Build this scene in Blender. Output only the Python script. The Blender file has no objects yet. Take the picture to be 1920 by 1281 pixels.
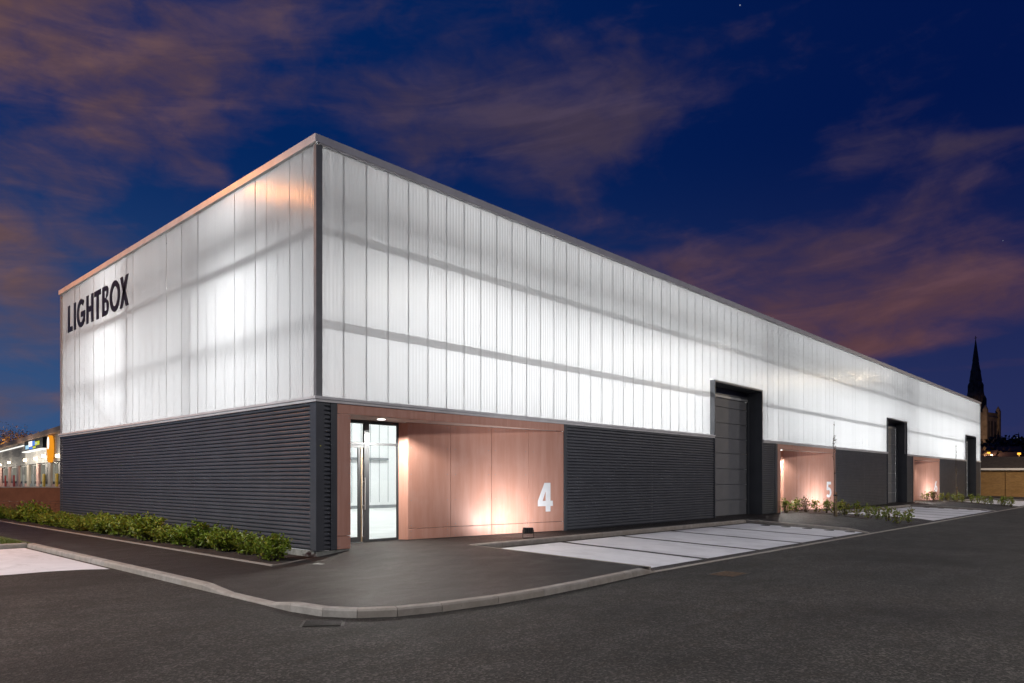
import bpy, bmesh, math, random
from mathutils import Vector, Matrix
from mathutils.geometry import delaunay_2d_cdt

R = math.radians
rnd = random.Random(7)
sc = bpy.context.scene
COL = sc.collection

# ------------------------------------------------------------------ camera
cam_d = bpy.data.cameras.new('camera')
cam = bpy.data.objects.new('camera', cam_d)
COL.objects.link(cam)
cam.location = (-7.416, -12.054, 1.36)
cam.rotation_euler = (R(90), 0, 0.7505 - R(90))
cam_d.sensor_width = 36
cam_d.lens = 24.975
cam_d.shift_y = 0.1356
cam_d.clip_start = 0.05
cam_d.clip_end = 6000
sc.camera = cam

# ------------------------------------------------------------------ render settings
sc.view_settings.view_transform = 'Standard'
sc.view_settings.look = 'None'
sc.view_settings.exposure = 0
sc.view_settings.gamma = 1
sc.view_settings.use_curve_mapping = False
sc.render.engine = 'CYCLES'
sc.cycles.use_denoising = True
sc.cycles.max_bounces = 8
sc.cycles.diffuse_bounces = 5
sc.cycles.glossy_bounces = 3
sc.cycles.transmission_bounces = 6
sc.cycles.transparent_max_bounces = 8
sc.cycles.sample_clamp_indirect = 3.0
sc.cycles.caustics_reflective = False
sc.cycles.caustics_refractive = False

# ------------------------------------------------------------------ world: dusk sky with lit clouds
world = bpy.data.worlds.new('World')
sc.world = world
world.use_nodes = True
nt = world.node_tree
nt.nodes.clear()


class NT:
    """tiny helper for wiring nodes"""
    def __init__(s, tree):
        s.t = tree

    def n(s, typ, **kw):
        nd = s.t.nodes.new(typ)
        for k, v in kw.items():
            setattr(nd, k, v)
        return nd

    def set(s, sock, v):
        if hasattr(v, 'is_output'):
            s.t.links.new(v, sock)
        elif v is not None:
            if sock.type == 'RGBA' and hasattr(v, '__len__') and len(v) == 3:
                v = (*v, 1)
            sock.default_value = v

    def m(s, op, a, b=None, c=None, clamp=False):
        nd = s.n('ShaderNodeMath', operation=op, use_clamp=clamp)
        s.set(nd.inputs[0], a)
        if b is not None:
            s.set(nd.inputs[1], b)
        if c is not None:
            s.set(nd.inputs[2], c)
        return nd.outputs[0]

    def vm(s, op, a, b=None):
        nd = s.n('ShaderNodeVectorMath', operation=op)
        s.set(nd.inputs[0], a)
        if b is not None:
            s.set(nd.inputs[1], b)
        return nd.outputs['Value'] if op in ('DOT_PRODUCT', 'LENGTH') else nd.outputs[0]

    def mix(s, f, a, b, blend='MIX'):
        nd = s.n('ShaderNodeMix', data_type='RGBA', blend_type=blend)
        s.set(nd.inputs[0], f)
        s.set(nd.inputs[6], a)
        s.set(nd.inputs[7], b)
        return nd.outputs[2]

    def noise(s, vec, scale, detail=4, rough=0.55, dist=0.0, out='Fac'):
        nd = s.n('ShaderNodeTexNoise')
        s.set(nd.inputs['Vector'], vec)
        s.set(nd.inputs['Scale'], scale)
        s.set(nd.inputs['Detail'], detail)
        s.set(nd.inputs['Roughness'], rough)
        s.set(nd.inputs['Distortion'], dist)
        return nd.outputs[out]

    def ramp(s, f, a, b, smooth=True):
        nd = s.n('ShaderNodeMapRange', interpolation_type='SMOOTHSTEP' if smooth else 'LINEAR')
        s.set(nd.inputs[0], f)
        s.set(nd.inputs[1], a)
        s.set(nd.inputs[2], b)
        return nd.outputs[0]


W = NT(nt)
tc = W.n('ShaderNodeTexCoord')
sep = W.n('ShaderNodeSeparateXYZ')
nt.links.new(tc.outputs['Generated'], sep.inputs[0])
dx, dy, dz = sep.outputs
az = W.m('MULTIPLY', W.m('ARCTAN2', dy, dx), 57.29578)       # degrees from +X towards +Y
el = W.m('MULTIPLY', W.m('ARCSINE', dz), 57.29578)
# clear dusk blue: deep overhead, paler low down and towards the afterglow on the left (+Y)
glow = W.ramp(az, 5, 85)
zen = W.mix(glow, (0.0008, 0.0075, 0.064), (0.0008, 0.021, 0.115))
hor = W.mix(glow, (0.022, 0.030, 0.108), (0.040, 0.098, 0.230))
up = W.ramp(el, -2, 26)
base = W.mix(up, hor, zen)
# cloud layer
comb = W.n('ShaderNodeCombineXYZ')
W.set(comb.inputs[0], W.m('MULTIPLY', az, 0.082))
W.set(comb.inputs[1], W.m('ADD', W.m('MULTIPLY', el, 0.150), W.m('MULTIPLY', az, -0.004)))
cv = comb.outputs[0]
warp = W.noise(cv, 1.1, 3, 0.5, out='Color')
wv = W.vm('MULTIPLY_ADD', warp, (0.9, 0.5, 0.0))
nt.nodes[-1].inputs[2].default_value = (0, 0, 0)
nt.links.new(cv, nt.nodes[-1].inputs[2])
n1 = W.noise(wv, 1.0, 7, 0.56)
comb2 = W.n('ShaderNodeCombineXYZ')
W.set(comb2.inputs[0], W.m('MULTIPLY', az, 0.06))
W.set(comb2.inputs[1], W.m('ADD', W.m('MULTIPLY', el, 0.30), W.m('MULTIPLY', az, 0.03)))
n2 = W.noise(comb2.outputs[0], 1.3, 6, 0.6, 0.6)
blobs = [  # azimuth, elevation, half widths, weight
    (79, 28, 10, 7, 0.62), (68, 25, 8, 3.6, 0.50), (52, 30, 17, 6, 0.42), (60, 38, 24, 4, 0.26), (37, 25.5, 11, 3.0, 0.50), (45, 26, 9, 5, 0.25),
    (18.8, 22.4, 6, 2.0, 0.50), (25, 16.8, 13, 2.8, 0.52), (22, 12.5, 14, 4.2, 0.66), (10, 11.5, 7, 2.6, 0.42), (79, 12, 5.5, 4.2, 0.80), (80, 5, 6, 1.6, 0.30),
    (9.5, 21.8, 3.5, 0.7, 0.52), (8, 7.6, 4, 0.6, 0.45), (13, 9.5, 5, 0.8, 0.4), (110, 24, 22, 10, 0.5), (-30, 16, 25, 6, 0.5), (150, 14, 20, 5, 0.5), (-90, 20, 30, 7, 0.5), (-150, 26, 24, 8, 0.5)]
cov = None
for a, e, sa, se, w in blobs:
    u = W.m('DIVIDE', W.m('SUBTRACT', az, a), sa)
    v = W.m('DIVIDE', W.m('SUBTRACT', el, e), se)
    g = W.m('MULTIPLY', W.m('EXPONENT', W.m('MULTIPLY', W.m('ADD', W.m('MULTIPLY', u, u), W.m('MULTIPLY', v, v)), -1.0)), w)
    cov = g if cov is None else W.m('ADD', cov, g)
nn = W.m('ADD', W.m('MULTIPLY', n1, 0.80), W.m('MULTIPLY', n2, 0.20))
dens = W.ramp(W.m('ADD', W.m('MULTIPLY', W.m('SUBTRACT', nn, 0.5), 2.9), W.m('MULTIPLY', cov, 1.0)), 0.11, 1.0)
lowc = W.ramp(el, 24, 8)
ccol = W.mix(lowc, (0.060, 0.042, 0.068), (0.122, 0.052, 0.050))
ccol = W.mix(W.ramp(az, 48, 78), ccol, (0.138, 0.072, 0.058))
ccol = W.mix(W.ramp(n2, 0.42, 0.70), ccol, W.vm('SCALE', ccol), 'MIX')
nt.nodes[-2].inputs[3].default_value = 1.35
sky = W.mix(W.m('MULTIPLY', dens, 0.82), base, ccol)
# a few faint stars
vor = W.n('ShaderNodeTexVoronoi')
W.set(vor.inputs['Vector'], tc.outputs['Generated'])
W.set(vor.inputs['Scale'], 26.0)
star = W.m('MULTIPLY', W.m('LESS_THAN', vor.outputs['Distance'], 0.020), W.m('SUBTRACT', 1.0, dens))
vsep = W.n('ShaderNodeSeparateColor')
nt.links.new(vor.outputs['Color'], vsep.inputs[0])
star = W.m('MULTIPLY', star, W.m('GREATER_THAN', vsep.outputs[0], 0.72))
sky = W.mix(W.m('MULTIPLY', star, 0.55), sky, (0.45, 0.5, 0.6))
bg = W.n('ShaderNodeBackground')
W.set(bg.inputs[0], sky)
bg.inputs[1].default_value = 1.0
out = W.n('ShaderNodeOutputWorld')
nt.links.new(bg.outputs[0], out.inputs[0])


# ------------------------------------------------------------------ lamps' light (most sit in built lamps; church and chimney spots have none)
def area_light(name, loc, power, size, col=(1, 1, 1), rot=(0, 0, 0), parent=None, spread=180):
    l = bpy.data.lights.new(name, 'AREA')
    l.shape = 'DISK'
    l.size = size
    l.energy = power
    l.color = col
    l.spread = R(spread)
    o = bpy.data.objects.new(name, l)
    COL.objects.link(o)
    o.location = loc
    o.rotation_euler = rot
    if parent:
        o.parent = parent
    return o


def spot_light(name, loc, target, power, cone, blend=0.5, size=0.05, col=(1, 1, 1), parent=None):
    l = bpy.data.lights.new(name, 'SPOT')
    l.energy = power
    l.spot_size = R(cone)
    l.spot_blend = blend
    l.shadow_soft_size = size
    l.color = col
    o = bpy.data.objects.new(name, l)
    COL.objects.link(o)
    o.location = loc
    d = Vector(target) - Vector(loc)
    o.rotation_euler = d.to_track_quat('-Z', 'Y').to_euler()
    if parent:
        o.parent = parent
    return o


HALL_W = 50.0         # linear luminaires, watts per metre
STREET_W = 2750.0     # one street lantern

# ------------------------------------------------------------------ materials
MATS = {}


def new_mat(name):
    m = bpy.data.materials.new(name)
    m.use_nodes = True
    t = m.node_tree
    t.nodes.clear()
    MATS[name] = m
    return m, NT(t)


def finish(N, shader, disp=None):
    o = N.n('ShaderNodeOutputMaterial')
    N.t.links.new(shader, o.inputs[0])


def pbsdf(N, base, rough=0.5, metal=0.0, spec=0.5, normal=None, **kw):
    b = N.n('ShaderNodeBsdfPrincipled')
    N.set(b.inputs['Base Color'], base)
    N.set(b.inputs['Roughness'], rough)
    N.set(b.inputs['Metallic'], metal)
    N.set(b.inputs['Specular IOR Level'], spec)
    if normal is not None:
        N.set(b.inputs['Normal'], normal)
    for k, v in kw.items():
        N.set(b.inputs[k], v)
    return b.outputs[0]


def bump(N, h, strength=0.3, dist=0.01):
    b = N.n('ShaderNodeBump')
    b.inputs['Strength'].default_value = strength
    b.inputs['Distance'].default_value = dist
    N.set(b.inputs['Height'], h)
    return b.outputs[0]


def coords(N, kind='Object', scale=(1, 1, 1)):
    t = N.n('ShaderNodeTexCoord')
    mp = N.n('ShaderNodeMapping')
    mp.inputs['Scale'].default_value = scale
    N.t.links.new(t.outputs[kind], mp.inputs[0])
    return mp.outputs[0]


def world_pos(N, scale=(1, 1, 1)):
    g = N.n('ShaderNodeNewGeometry')
    mp = N.n('ShaderNodeMapping')
    mp.inputs['Scale'].default_value = scale
    N.t.links.new(g.outputs['Position'], mp.inputs[0])
    return mp.outputs[0]


def simple(name, col, rough=0.5, metal=0.0, var=0.15, nscale=6.0, bmp=0.0, bscale=60.0, spec=0.5):
    m, N = new_mat(name)
    p = world_pos(N)
    n = N.noise(p, nscale, 5, 0.6)
    d = tuple(max(0, c * (1 - var)) for c in col)
    e = tuple(min(1, c * (1 + var)) for c in col)
    c = N.mix(N.ramp(n, 0.3, 0.7), d, e)
    nor = bump(N, N.noise(p, bscale, 4, 0.6), bmp, 0.004) if bmp else None
    rr = N.m('ADD', N.m('MULTIPLY', N.noise(p, nscale * 2.3, 3), 0.16), rough - 0.08)
    finish(N, pbsdf(N, c, rr, metal, spec, nor))
    return m


# polycarbonate: translucent multiwall sheet with fine vertical webs
m, N = new_mat('polycarbonate')
p = coords(N, 'Object')
sx = N.n('ShaderNodeSeparateXYZ')
N.t.links.new(p, sx.inputs[0])
oi = N.n('ShaderNodeObjectInfo')
web = N.m('SINE', N.m('MULTIPLY', sx.outputs[0], 2 * math.pi / 0.045))
vx = N.n('ShaderNodeCombineXYZ')
N.set(vx.inputs[0], N.m('ADD', sx.outputs[0], N.m('MULTIPLY', oi.outputs['Random'], 50)))
N.set(vx.inputs[2], N.m('MULTIPLY', sx.outputs[2], 0.03))
st = N.noise(vx.outputs[0], 22.0, 3, 0.6)
tone = N.m('ADD', N.m('ADD', 0.765, N.m('MULTIPLY', web, 0.005)), N.m('ADD', N.m('MULTIPLY', N.m('SUBTRACT', st, 0.5), 0.06), N.m('MULTIPLY', N.m('SUBTRACT', oi.outputs['Random'], 0.5), 0.05)))
tcol = N.mix(1.0, (0.985, 0.99, 1.0), tone, 'MULTIPLY')
tr = N.n('ShaderNodeBsdfTranslucent')
N.set(tr.inputs[0], tcol)
df = N.n('ShaderNodeBsdfDiffuse')
df.inputs[0].default_value = (0.55, 0.56, 0.58, 1)
mx = N.n('ShaderNodeMixShader')
mx.inputs[0].default_value = 0.16
N.t.links.new(tr.outputs[0], mx.inputs[1])
N.t.links.new(df.outputs[0], mx.inputs[2])
gl = N.n('ShaderNodeBsdfGlossy')
gl.inputs['Roughness'].default_value = 0.17
N.set(gl.inputs['Normal'], bump(N, N.m('ADD', N.m('MULTIPLY', web, 0.3), N.m('MULTIPLY', st, 1.0)), 0.25, 0.005))
fr = N.n('ShaderNodeFresnel')
fr.inputs[0].default_value = 1.5
mx2 = N.n('ShaderNodeMixShader')
N.set(mx2.inputs[0], N.m('MULTIPLY', fr.outputs[0], 0.42))
N.t.links.new(mx.outputs[0], mx2.inputs[1])
N.t.links.new(gl.outputs[0], mx2.inputs[2])
finish(N, mx2.outputs[0])

m, N = new_mat('joint_sheet')
tr = N.n('ShaderNodeBsdfTranslucent')
tr.inputs[0].default_value = (0.72, 0.73, 0.74, 1)
df = N.n('ShaderNodeBsdfDiffuse')
df.inputs[0].default_value = (0.5, 0.5, 0.51, 1)
mx = N.n('ShaderNodeMixShader')
mx.inputs[0].default_value = 0.3
N.t.links.new(tr.outputs[0], mx.inputs[1])
N.t.links.new(df.outputs[0], mx.inputs[2])
finish(N, mx.outputs[0])

# thin window glass
m, N = new_mat('glass')
tb = N.n('ShaderNodeBsdfTransparent')
tb.inputs[0].default_value = (0.93, 0.96, 0.95, 1)
gl = N.n('ShaderNodeBsdfGlossy')
gl.inputs['Roughness'].default_value = 0.02
fr = N.n('ShaderNodeFresnel')
fr.inputs[0].default_value = 1.45
mx = N.n('ShaderNodeMixShader')
N.t.links.new(fr.outputs[0], mx.inputs[0])
N.t.links.new(tb.outputs[0], mx.inputs[1])
N.t.links.new(gl.outputs[0], mx.inputs[2])
finish(N, mx.outputs[0])

simple('anthracite', (0.098, 0.106, 0.120), 0.40, 0.25, 0.10, 1.5)
simple('anthracite_flat', (0.075, 0.082, 0.093), 0.38, 0.15, 0.10, 1.2)
simple('door_grey', (0.17, 0.175, 0.185), 0.5, 0.0, 0.08, 1.3)
simple('aluminium', (0.40, 0.41, 0.42), 0.42, 0.45, 0.08, 3.0)
simple('capping_metal', (0.72, 0.72, 0.73), 0.40, 0.12, 0.08, 2.0)
simple('steel_paint', (0.20, 0.21, 0.22), 0.5, 0.0, 0.1, 3.0)
simple('frame_grey', (0.060, 0.064, 0.068), 0.65, 0.0, 0.08, 4.0, spec=0.2)
simple('soffit_pale', (0.74, 0.60, 0.54), 0.6, 0.0, 0.04, 3.0)
simple('white_wall', (0.86, 0.86, 0.86), 0.6, 0.0, 0.03, 1.0)
simple('interior_floor', (0.72, 0.72, 0.71), 0.35, 0.0, 0.05, 1.0)
simple('sign_black', (0.014, 0.012, 0.012), 0.4, 0.0, 0.1, 5.0)
simple('white_vinyl', (0.82, 0.83, 0.85), 0.45, 0.0, 0.03, 8.0)
simple('black_plastic', (0.012, 0.011, 0.011), 0.45, 0.0, 0.1, 20.0)
simple('yellow_plastic', (0.62, 0.42, 0.05), 0.5)
simple('red_paint', (0.5, 0.05, 0.04), 0.5)
simple('bark', (0.10, 0.075, 0.05), 0.85, 0.0, 0.3, 30.0, 0.4, 60)
simple('stake_wood', (0.30, 0.22, 0.13), 0.8, 0.0, 0.2, 30.0, 0.3, 60)
simple('roof_tile', (0.052, 0.042, 0.038), 0.8, 0.0, 0.25, 4.0, 0.3, 14)
simple('stone', (0.17, 0.13, 0.10), 0.9, 0.0, 0.4, 0.35, 0.6, 1.2)
simple('spire_stone', (0.085, 0.062, 0.048), 0.9, 0.0, 0.6, 0.5, 0.8, 1.5)
simple('stone_dark', (0.035, 0.028, 0.026), 0.9, 0.0, 0.4, 0.35)
simple('shop_cladding', (0.25, 0.245, 0.24), 0.6, 0.1, 0.12, 0.6)
simple('shop_fascia', (0.22, 0.13, 0.09), 0.6, 0.0, 0.15, 0.6)
simple('shop_dark', (0.02, 0.022, 0.03), 0.5, 0.0, 0.1, 1.0)
simple('sign_navy', (0.010, 0.012, 0.020), 0.7, 0.0, 0.1, 1.0, spec=0.1)
simple('column_pink', (0.62, 0.38, 0.33), 0.7, 0.0, 0.12, 1.0)
simple('column_cream', (0.55, 0.48, 0.40), 0.7, 0.0, 0.12, 1.0)
simple('bin_grey', (0.30, 0.33, 0.34), 0.6, 0.0, 0.12, 1.0)
simple('render_brown', (0.30, 0.135, 0.072), 0.9, 0.0, 0.14, 2.0, 0.3, 20)
simple('gutter_white', (0.75, 0.75, 0.75), 0.5, 0.0, 0.06, 2.0)
simple('cast_iron', (0.035, 0.033, 0.03), 0.6, 0.5, 0.2, 20.0)
simple('cover_rust', (0.10, 0.062, 0.035), 0.75, 0.2, 0.3, 14.0)
simple('hill_ground', (0.018, 0.018, 0.014), 0.95, 0.0, 0.4, 0.05)
simple('house_wall', (0.16, 0.10, 0.08), 0.9, 0.0, 0.3, 0.2)

# terracotta / copper coloured facade boards
m, N = new_mat('copper_board')
p = world_pos(N, (1, 1, 0.10))
st = N.noise(p, 7.0, 5, 0.62)
p2 = world_pos(N)
bl = N.noise(p2, 1.6, 5, 0.6)
sp = N.noise(p2, 90.0, 2, 0.5)
oi = N.n('ShaderNodeObjectInfo')
c = N.mix(N.ramp(st, 0.3, 0.75), (0.60, 0.300, 0.220), (0.68, 0.385, 0.305))
c = N.mix(N.m('MULTIPLY', N.ramp(bl, 0.52, 0.75), 0.45), c, (0.68, 0.43, 0.37))
c = N.mix(N.m('MULTIPLY', oi.outputs['Random'], 0.25), c, (0.56, 0.28, 0.205))
rr = N.m('ADD', 0.30, N.m('MULTIPLY', st, 0.3))
finish(N, pbsdf(N, c, rr, 0.12, 0.5, bump(N, N.m('ADD', sp, N.m('MULTIPLY', st, 2.0)), 0.05, 0.004)))


# asphalts
def asphalt(name, dark, light, agg, gloss, patch=0.25, spk=0.55):
    m, N = new_mat(name)
    p = world_pos(N)
    fine = N.noise(p, 60.0, 3, 0.75)
    v = N.n('ShaderNodeTexVoronoi')
    N.set(v.inputs['Vector'], p)
    v.inputs['Scale'].default_value = agg
    vs = N.n('ShaderNodeSeparateColor')
    N.t.links.new(v.outputs['Color'], vs.inputs[0])
    big = N.noise(p, 0.45, 5, 0.6, 0.4)
    mid = N.noise(world_pos(N, (0.7, 1.2, 1)), 2.2, 6, 0.7, 0.5)
    c = N.mix(N.ramp(fine, 0.30, 0.72), dark, light)
    c = N.mix(N.m('MULTIPLY', N.m('POWER', vs.outputs[0], 4.0), spk), c, tuple(x * 2.6 for x in light))
    c = N.mix(N.m('MULTIPLY', N.ramp(big, 0.40, 0.72), patch), c, tuple(x * 0.55 for x in dark))
    c = N.mix(N.m('MULTIPLY', N.ramp(mid, 0.50, 0.72), patch), c, (light[0] * 1.12, light[1] * 1.0, light[2] * 0.95))
    wear = N.noise(world_pos(N, (0.12, 0.9, 1)), 1.3, 4, 0.6, 0.8)
    c = N.mix(N.m('MULTIPLY', N.ramp(wear, 0.50, 0.66), 0.30), c, tuple(x * 0.45 for x in light))
    huge = N.noise(p, 0.16, 4, 0.55, 0.7)
    c = N.mix(N.m('MULTIPLY', N.ramp(huge, 0.42, 0.62), 0.40), c, tuple(x * 0.40 for x in light))
    h = N.m('ADD', N.m('MULTIPLY', v.outputs['Distance'], 1.0), N.m('MULTIPLY', fine, 0.8))
    rr = N.m('ADD', gloss, N.m('MULTIPLY', N.ramp(mid, 0.3, 0.7), 0.12))
    finish(N, pbsdf(N, c, rr, 0.0, 0.28, bump(N, h, 0.9, 0.010)))


asphalt('road_asphalt', (0.009, 0.0085, 0.0078), (0.044, 0.041, 0.036), 48.0, 0.66, 0.55, 1.3)
asphalt('path_asphalt', (0.022, 0.0195, 0.0185), (0.044, 0.038, 0.035), 95.0, 0.50, 0.35, 0.2)

# pale block/concrete bays
m, N = new_mat('bay_concrete')
p = world_pos(N)
a = N.noise(p, 0.8, 6, 0.65, 0.5)
b = N.noise(p, 70, 3, 0.6)
c = N.mix(N.ramp(a, 0.3, 0.7), (0.62, 0.62, 0.65), (0.76, 0.76, 0.79))
c = N.mix(N.m('MULTIPLY', N.ramp(b, 0.5, 0.8), 0.18), c, (0.34, 0.34, 0.35))
c = N.mix(N.m('MULTIPLY', N.ramp(N.noise(world_pos(N, (1.0, 0.35, 1)), 2.4, 6, 0.75, 1.2), 0.52, 0.72), 0.42), c, (0.36, 0.35, 0.34))
finish(N, pbsdf(N, c, 0.7, 0, 0.4, bump(N, b, 0.3, 0.003)))

# concrete kerb
m, N = new_mat('kerb_concrete')
p = world_pos(N)
oi = N.n('ShaderNodeObjectInfo')
a = N.noise(p, 5, 6, 0.65)
b = N.noise(p, 120, 2, 0.6)
c = N.mix(N.ramp(a, 0.3, 0.72), (0.24, 0.225, 0.205), (0.37, 0.345, 0.315))
c = N.mix(N.m('MULTIPLY', oi.outputs['Random'], 0.5), c, (0.30, 0.255, 0.205))
c = N.mix(N.m('MULTIPLY', N.ramp(N.noise(p, 9, 4, 0.7), 0.62, 0.72), 0.55), c, (0.11, 0.10, 0.09))
finish(N, pbsdf(N, c, 0.8, 0, 0.4, bump(N, N.m('ADD', b, a), 0.35, 0.004)))

simple('plinth_concrete', (0.24, 0.25, 0.23), 0.85, 0, 0.35, 5.0, 0.3, 50)
simple('soil', (0.038, 0.025, 0.018), 0.95, 0, 0.5, 14.0, 0.9, 40)
simple('soil_bed', (0.030, 0.021, 0.016), 0.95, 0, 0.5, 14.0, 0.9, 40)
simple('grass_base', (0.060, 0.085, 0.018), 0.95, 0, 0.4, 5.0, 0.6, 60)
simple('ground_dark', (0.035, 0.033, 0.03), 0.95, 0, 0.3, 0.2)


def leaf(name, c1, c2, c3, transl=0.3):
    m, N = new_mat(name)
    g = N.n('ShaderNodeNewGeometry')
    oi = N.n('ShaderNodeObjectInfo')
    f = g.outputs['Random Per Island']
    c = N.mix(f, c1, c2)
    c = N.mix(N.ramp(N.m('FRACT', N.m('MULTIPLY', f, 17.3)), 0.82, 1.0), c, c3)
    c = N.mix(N.m('MULTIPLY', oi.outputs['Random'], 0.3), c, c3)
    d = pbsdf(N, c, 0.42, 0, 0.5)
    t = N.n('ShaderNodeBsdfTranslucent')
    N.set(t.inputs[0], c)
    mx = N.n('ShaderNodeMixShader')
    mx.inputs[0].default_value = transl
    N.t.links.new(d, mx.inputs[1])
    N.t.links.new(t.outputs[0], mx.inputs[2])
    finish(N, mx.outputs[0])


leaf('leaf_green', (0.105, 0.180, 0.014), (0.230, 0.310, 0.026), (0.33, 0.31, 0.045))
leaf('leaf_young', (0.13, 0.21, 0.024), (0.26, 0.31, 0.045), (0.32, 0.22, 0.06))
leaf('leaf_reddish', (0.11, 0.085, 0.030), (0.22, 0.13, 0.06), (0.20, 0.10, 0.06))
leaf('leaf_autumn', (0.12, 0.085, 0.035), (0.22, 0.15, 0.055), (0.18, 0.10, 0.04))
leaf('leaf_dark', (0.010, 0.012, 0.008), (0.022, 0.024, 0.014), (0.030, 0.020, 0.012), 0.1)
leaf('grass_blade', (0.070, 0.110, 0.014), (0.130, 0.180, 0.025), (0.17, 0.17, 0.04))


def emit(name, col, strength):
    m, N = new_mat(name)
    e = N.n('ShaderNodeEmission')
    p = world_pos(N)
    n = N.noise(p, 3.0, 3)
    N.set(e.inputs[0], N.mix(n, tuple(c * 0.85 for c in col), col))
    e.inputs[1].default_value = strength
    finish(N, e.outputs[0])


emit('lamp_white', (1, 0.97, 0.92), 6.0)
emit('lamp_hall', (1, 1, 1), 3.0)
emit('lamp_warm', (1.0, 0.78, 0.5), 14.0)
emit('sign_orange', (1.0, 0.36, 0.02), 0.95)
emit('sign_white', (1.0, 0.97, 0.9), 1.4)
emit('sign_blue', (0.12, 0.30, 0.95), 0.9)
emit('sign_yellow', (0.75, 0.80, 0.10), 0.9)
emit('sign_pale', (0.45, 0.75, 0.95), 1.0)
emit('window_warm', (1.0, 0.55, 0.2), 0.35)
emit('window_shop', (0.75, 0.72, 0.60), 0.30)
emit('lamp_sodium', (1.0, 0.42, 0.05), 2.5)
emit('led_yellow', (0.9, 0.85, 0.1), 1.0)

# brick wall with real-looking courses (far away: too fine to pick apart)
m, N = new_mat('brick_far')
p = world_pos(N)
sx = N.n('ShaderNodeSeparateXYZ')
N.t.links.new(p, sx.inputs[0])
cv2 = N.n('ShaderNodeCombineXYZ')
N.set(cv2.inputs[0], N.m('SUBTRACT', sx.outputs[0], sx.outputs[1]))
N.set(cv2.inputs[1], sx.outputs[2])
bk = N.n('ShaderNodeTexBrick')
N.t.links.new(cv2.outputs[0], bk.inputs['Vector'])
bk.inputs['Scale'].default_value = 1.0
bk.inputs['Brick Width'].default_value = 0.32
bk.inputs['Row Height'].default_value = 0.075
bk.inputs['Mortar Size'].default_value = 0.010
bk.inputs['Color1'].default_value = (0.34, 0.19, 0.060, 1)
bk.inputs['Color2'].default_value = (0.24, 0.125, 0.040, 1)
bk.inputs['Mortar'].default_value = (0.22, 0.16, 0.09, 1)
c = N.mix(N.m('MULTIPLY', N.ramp(N.noise(world_pos(N, (0.6, 0.6, 2.5)), 1.4, 5, 0.7), 0.45, 0.7), 0.55), bk.outputs[0], (0.20, 0.11, 0.035))
finish(N, pbsdf(N, c, 0.9))

# ------------------------------------------------------------------ mesh helpers


class MB:
    def __init__(s):
        s.v, s.f = [], []

    def quad(s, *pts):
        i = len(s.v)
        s.v += [tuple(p) for p in pts]
        s.f.append(tuple(range(i, i + len(pts))))
        return s

    def box(s, x0, x1, y0, y1, z0, z1):
        i = len(s.v)
        s.v += [(x, y, z) for z in (z0, z1) for y in (y0, y1) for x in (x0, x1)]
        for a in ((0, 2, 3, 1), (4, 5, 7, 6), (0, 1, 5, 4), (2, 6, 7, 3), (0, 4, 6, 2), (1, 3, 7, 5)):
            s.f.append(tuple(i + k for k in a))
        return s

    def prism(s, pts, lo, hi):
        """pts: polygon (2D in x,y), extruded z lo..hi (scalars or per-vertex lists)"""
        n = len(pts)
        i = len(s.v)
        lo_ = lo if hasattr(lo, '__len__') else [lo] * n
        hi_ = hi if hasattr(hi, '__len__') else [hi] * n
        s.v += [(p[0], p[1], lo_[k]) for k, p in enumerate(pts)]
        s.v += [(p[0], p[1], hi_[k]) for k, p in enumerate(pts)]
        s.f.append(tuple(i + k for k in reversed(range(n))))
        s.f.append(tuple(i + n + k for k in range(n)))
        for k in range(n):
            j = (k + 1) % n
            s.f.append((i + k, i + j, i + n + j, i + n + k))
        return s

    def tube(s, path, radii, seg=8, cap=True):
        path = [Vector(p) for p in path]
        if not hasattr(radii, '__len__'):
            radii = [radii] * len(path)
        rings = []
        for k, p in enumerate(path):
            d = (path[min(k + 1, len(path) - 1)] - path[max(k - 1, 0)]).normalized()
            a = d.orthogonal().normalized() if abs(d.z) < 0.95 else Vector((1, 0, 0))
            a = (a - d * a.dot(d)).normalized()
            b = d.cross(a)
            i = len(s.v)
            for q in range(seg):
                t = 2 * math.pi * q / seg
                s.v.append(tuple(p + (a * math.cos(t) + b * math.sin(t)) * radii[k]))
            rings.append(i)
        for r0, r1 in zip(rings, rings[1:]):
            for q in range(seg):
                w = (q + 1) % seg
                s.f.append((r0 + q, r0 + w, r1 + w, r1 + q))
        if cap:
            s.f.append(tuple(rings[0] + q for q in reversed(range(seg))))
            s.f.append(tuple(rings[-1] + q for q in range(seg)))
        return s

    def mesh(s, name, mat, smooth=False):
        me = bpy.data.meshes.new(name)
        me.from_pydata(s.v, [], s.f)
        me.materials.append(MATS[mat])
        me.update()
        if smooth:
            me.polygons.foreach_set('use_smooth', [True] * len(me.polygons))
        return me

    def build(s, name, mat, parent=None, smooth=False, bevel=0.0):
        me = s.mesh(name, mat, smooth)
        bm = bmesh.new()
        bm.from_mesh(me)
        bmesh.ops.recalc_face_normals(bm, faces=bm.faces)
        if bevel:
            bmesh.ops.bevel(bm, geom=[e for e in bm.edges if len(e.link_faces) == 2], offset=bevel, segments=1, affect='EDGES')
        bm.to_mesh(me)
        bm.free()
        return link(name, me, parent)


def link(name, me, parent=None):
    o = bpy.data.objects.new(name, me)
    COL.objects.link(o)
    if parent:
        o.parent = parent
        if parent.type == 'EMPTY':
            pass
    return o


def tag(o, label=None, cat=None, group=None, kind=None):
    if label:
        o['label'] = label
    if cat:
        o['category'] = cat
    if group:
        o['group'] = group
    if kind:
        o['kind'] = kind
    return o


def thing(name, label, cat, loc=(0, 0, 0), rz=0.0, group=None):
    o = bpy.data.objects.new(name, None)
    o.empty_display_size = 0.3
    COL.objects.link(o)
    o.location = loc
    o.rotation_euler = (0, 0, rz)
    return tag(o, label, cat, group)


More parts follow.
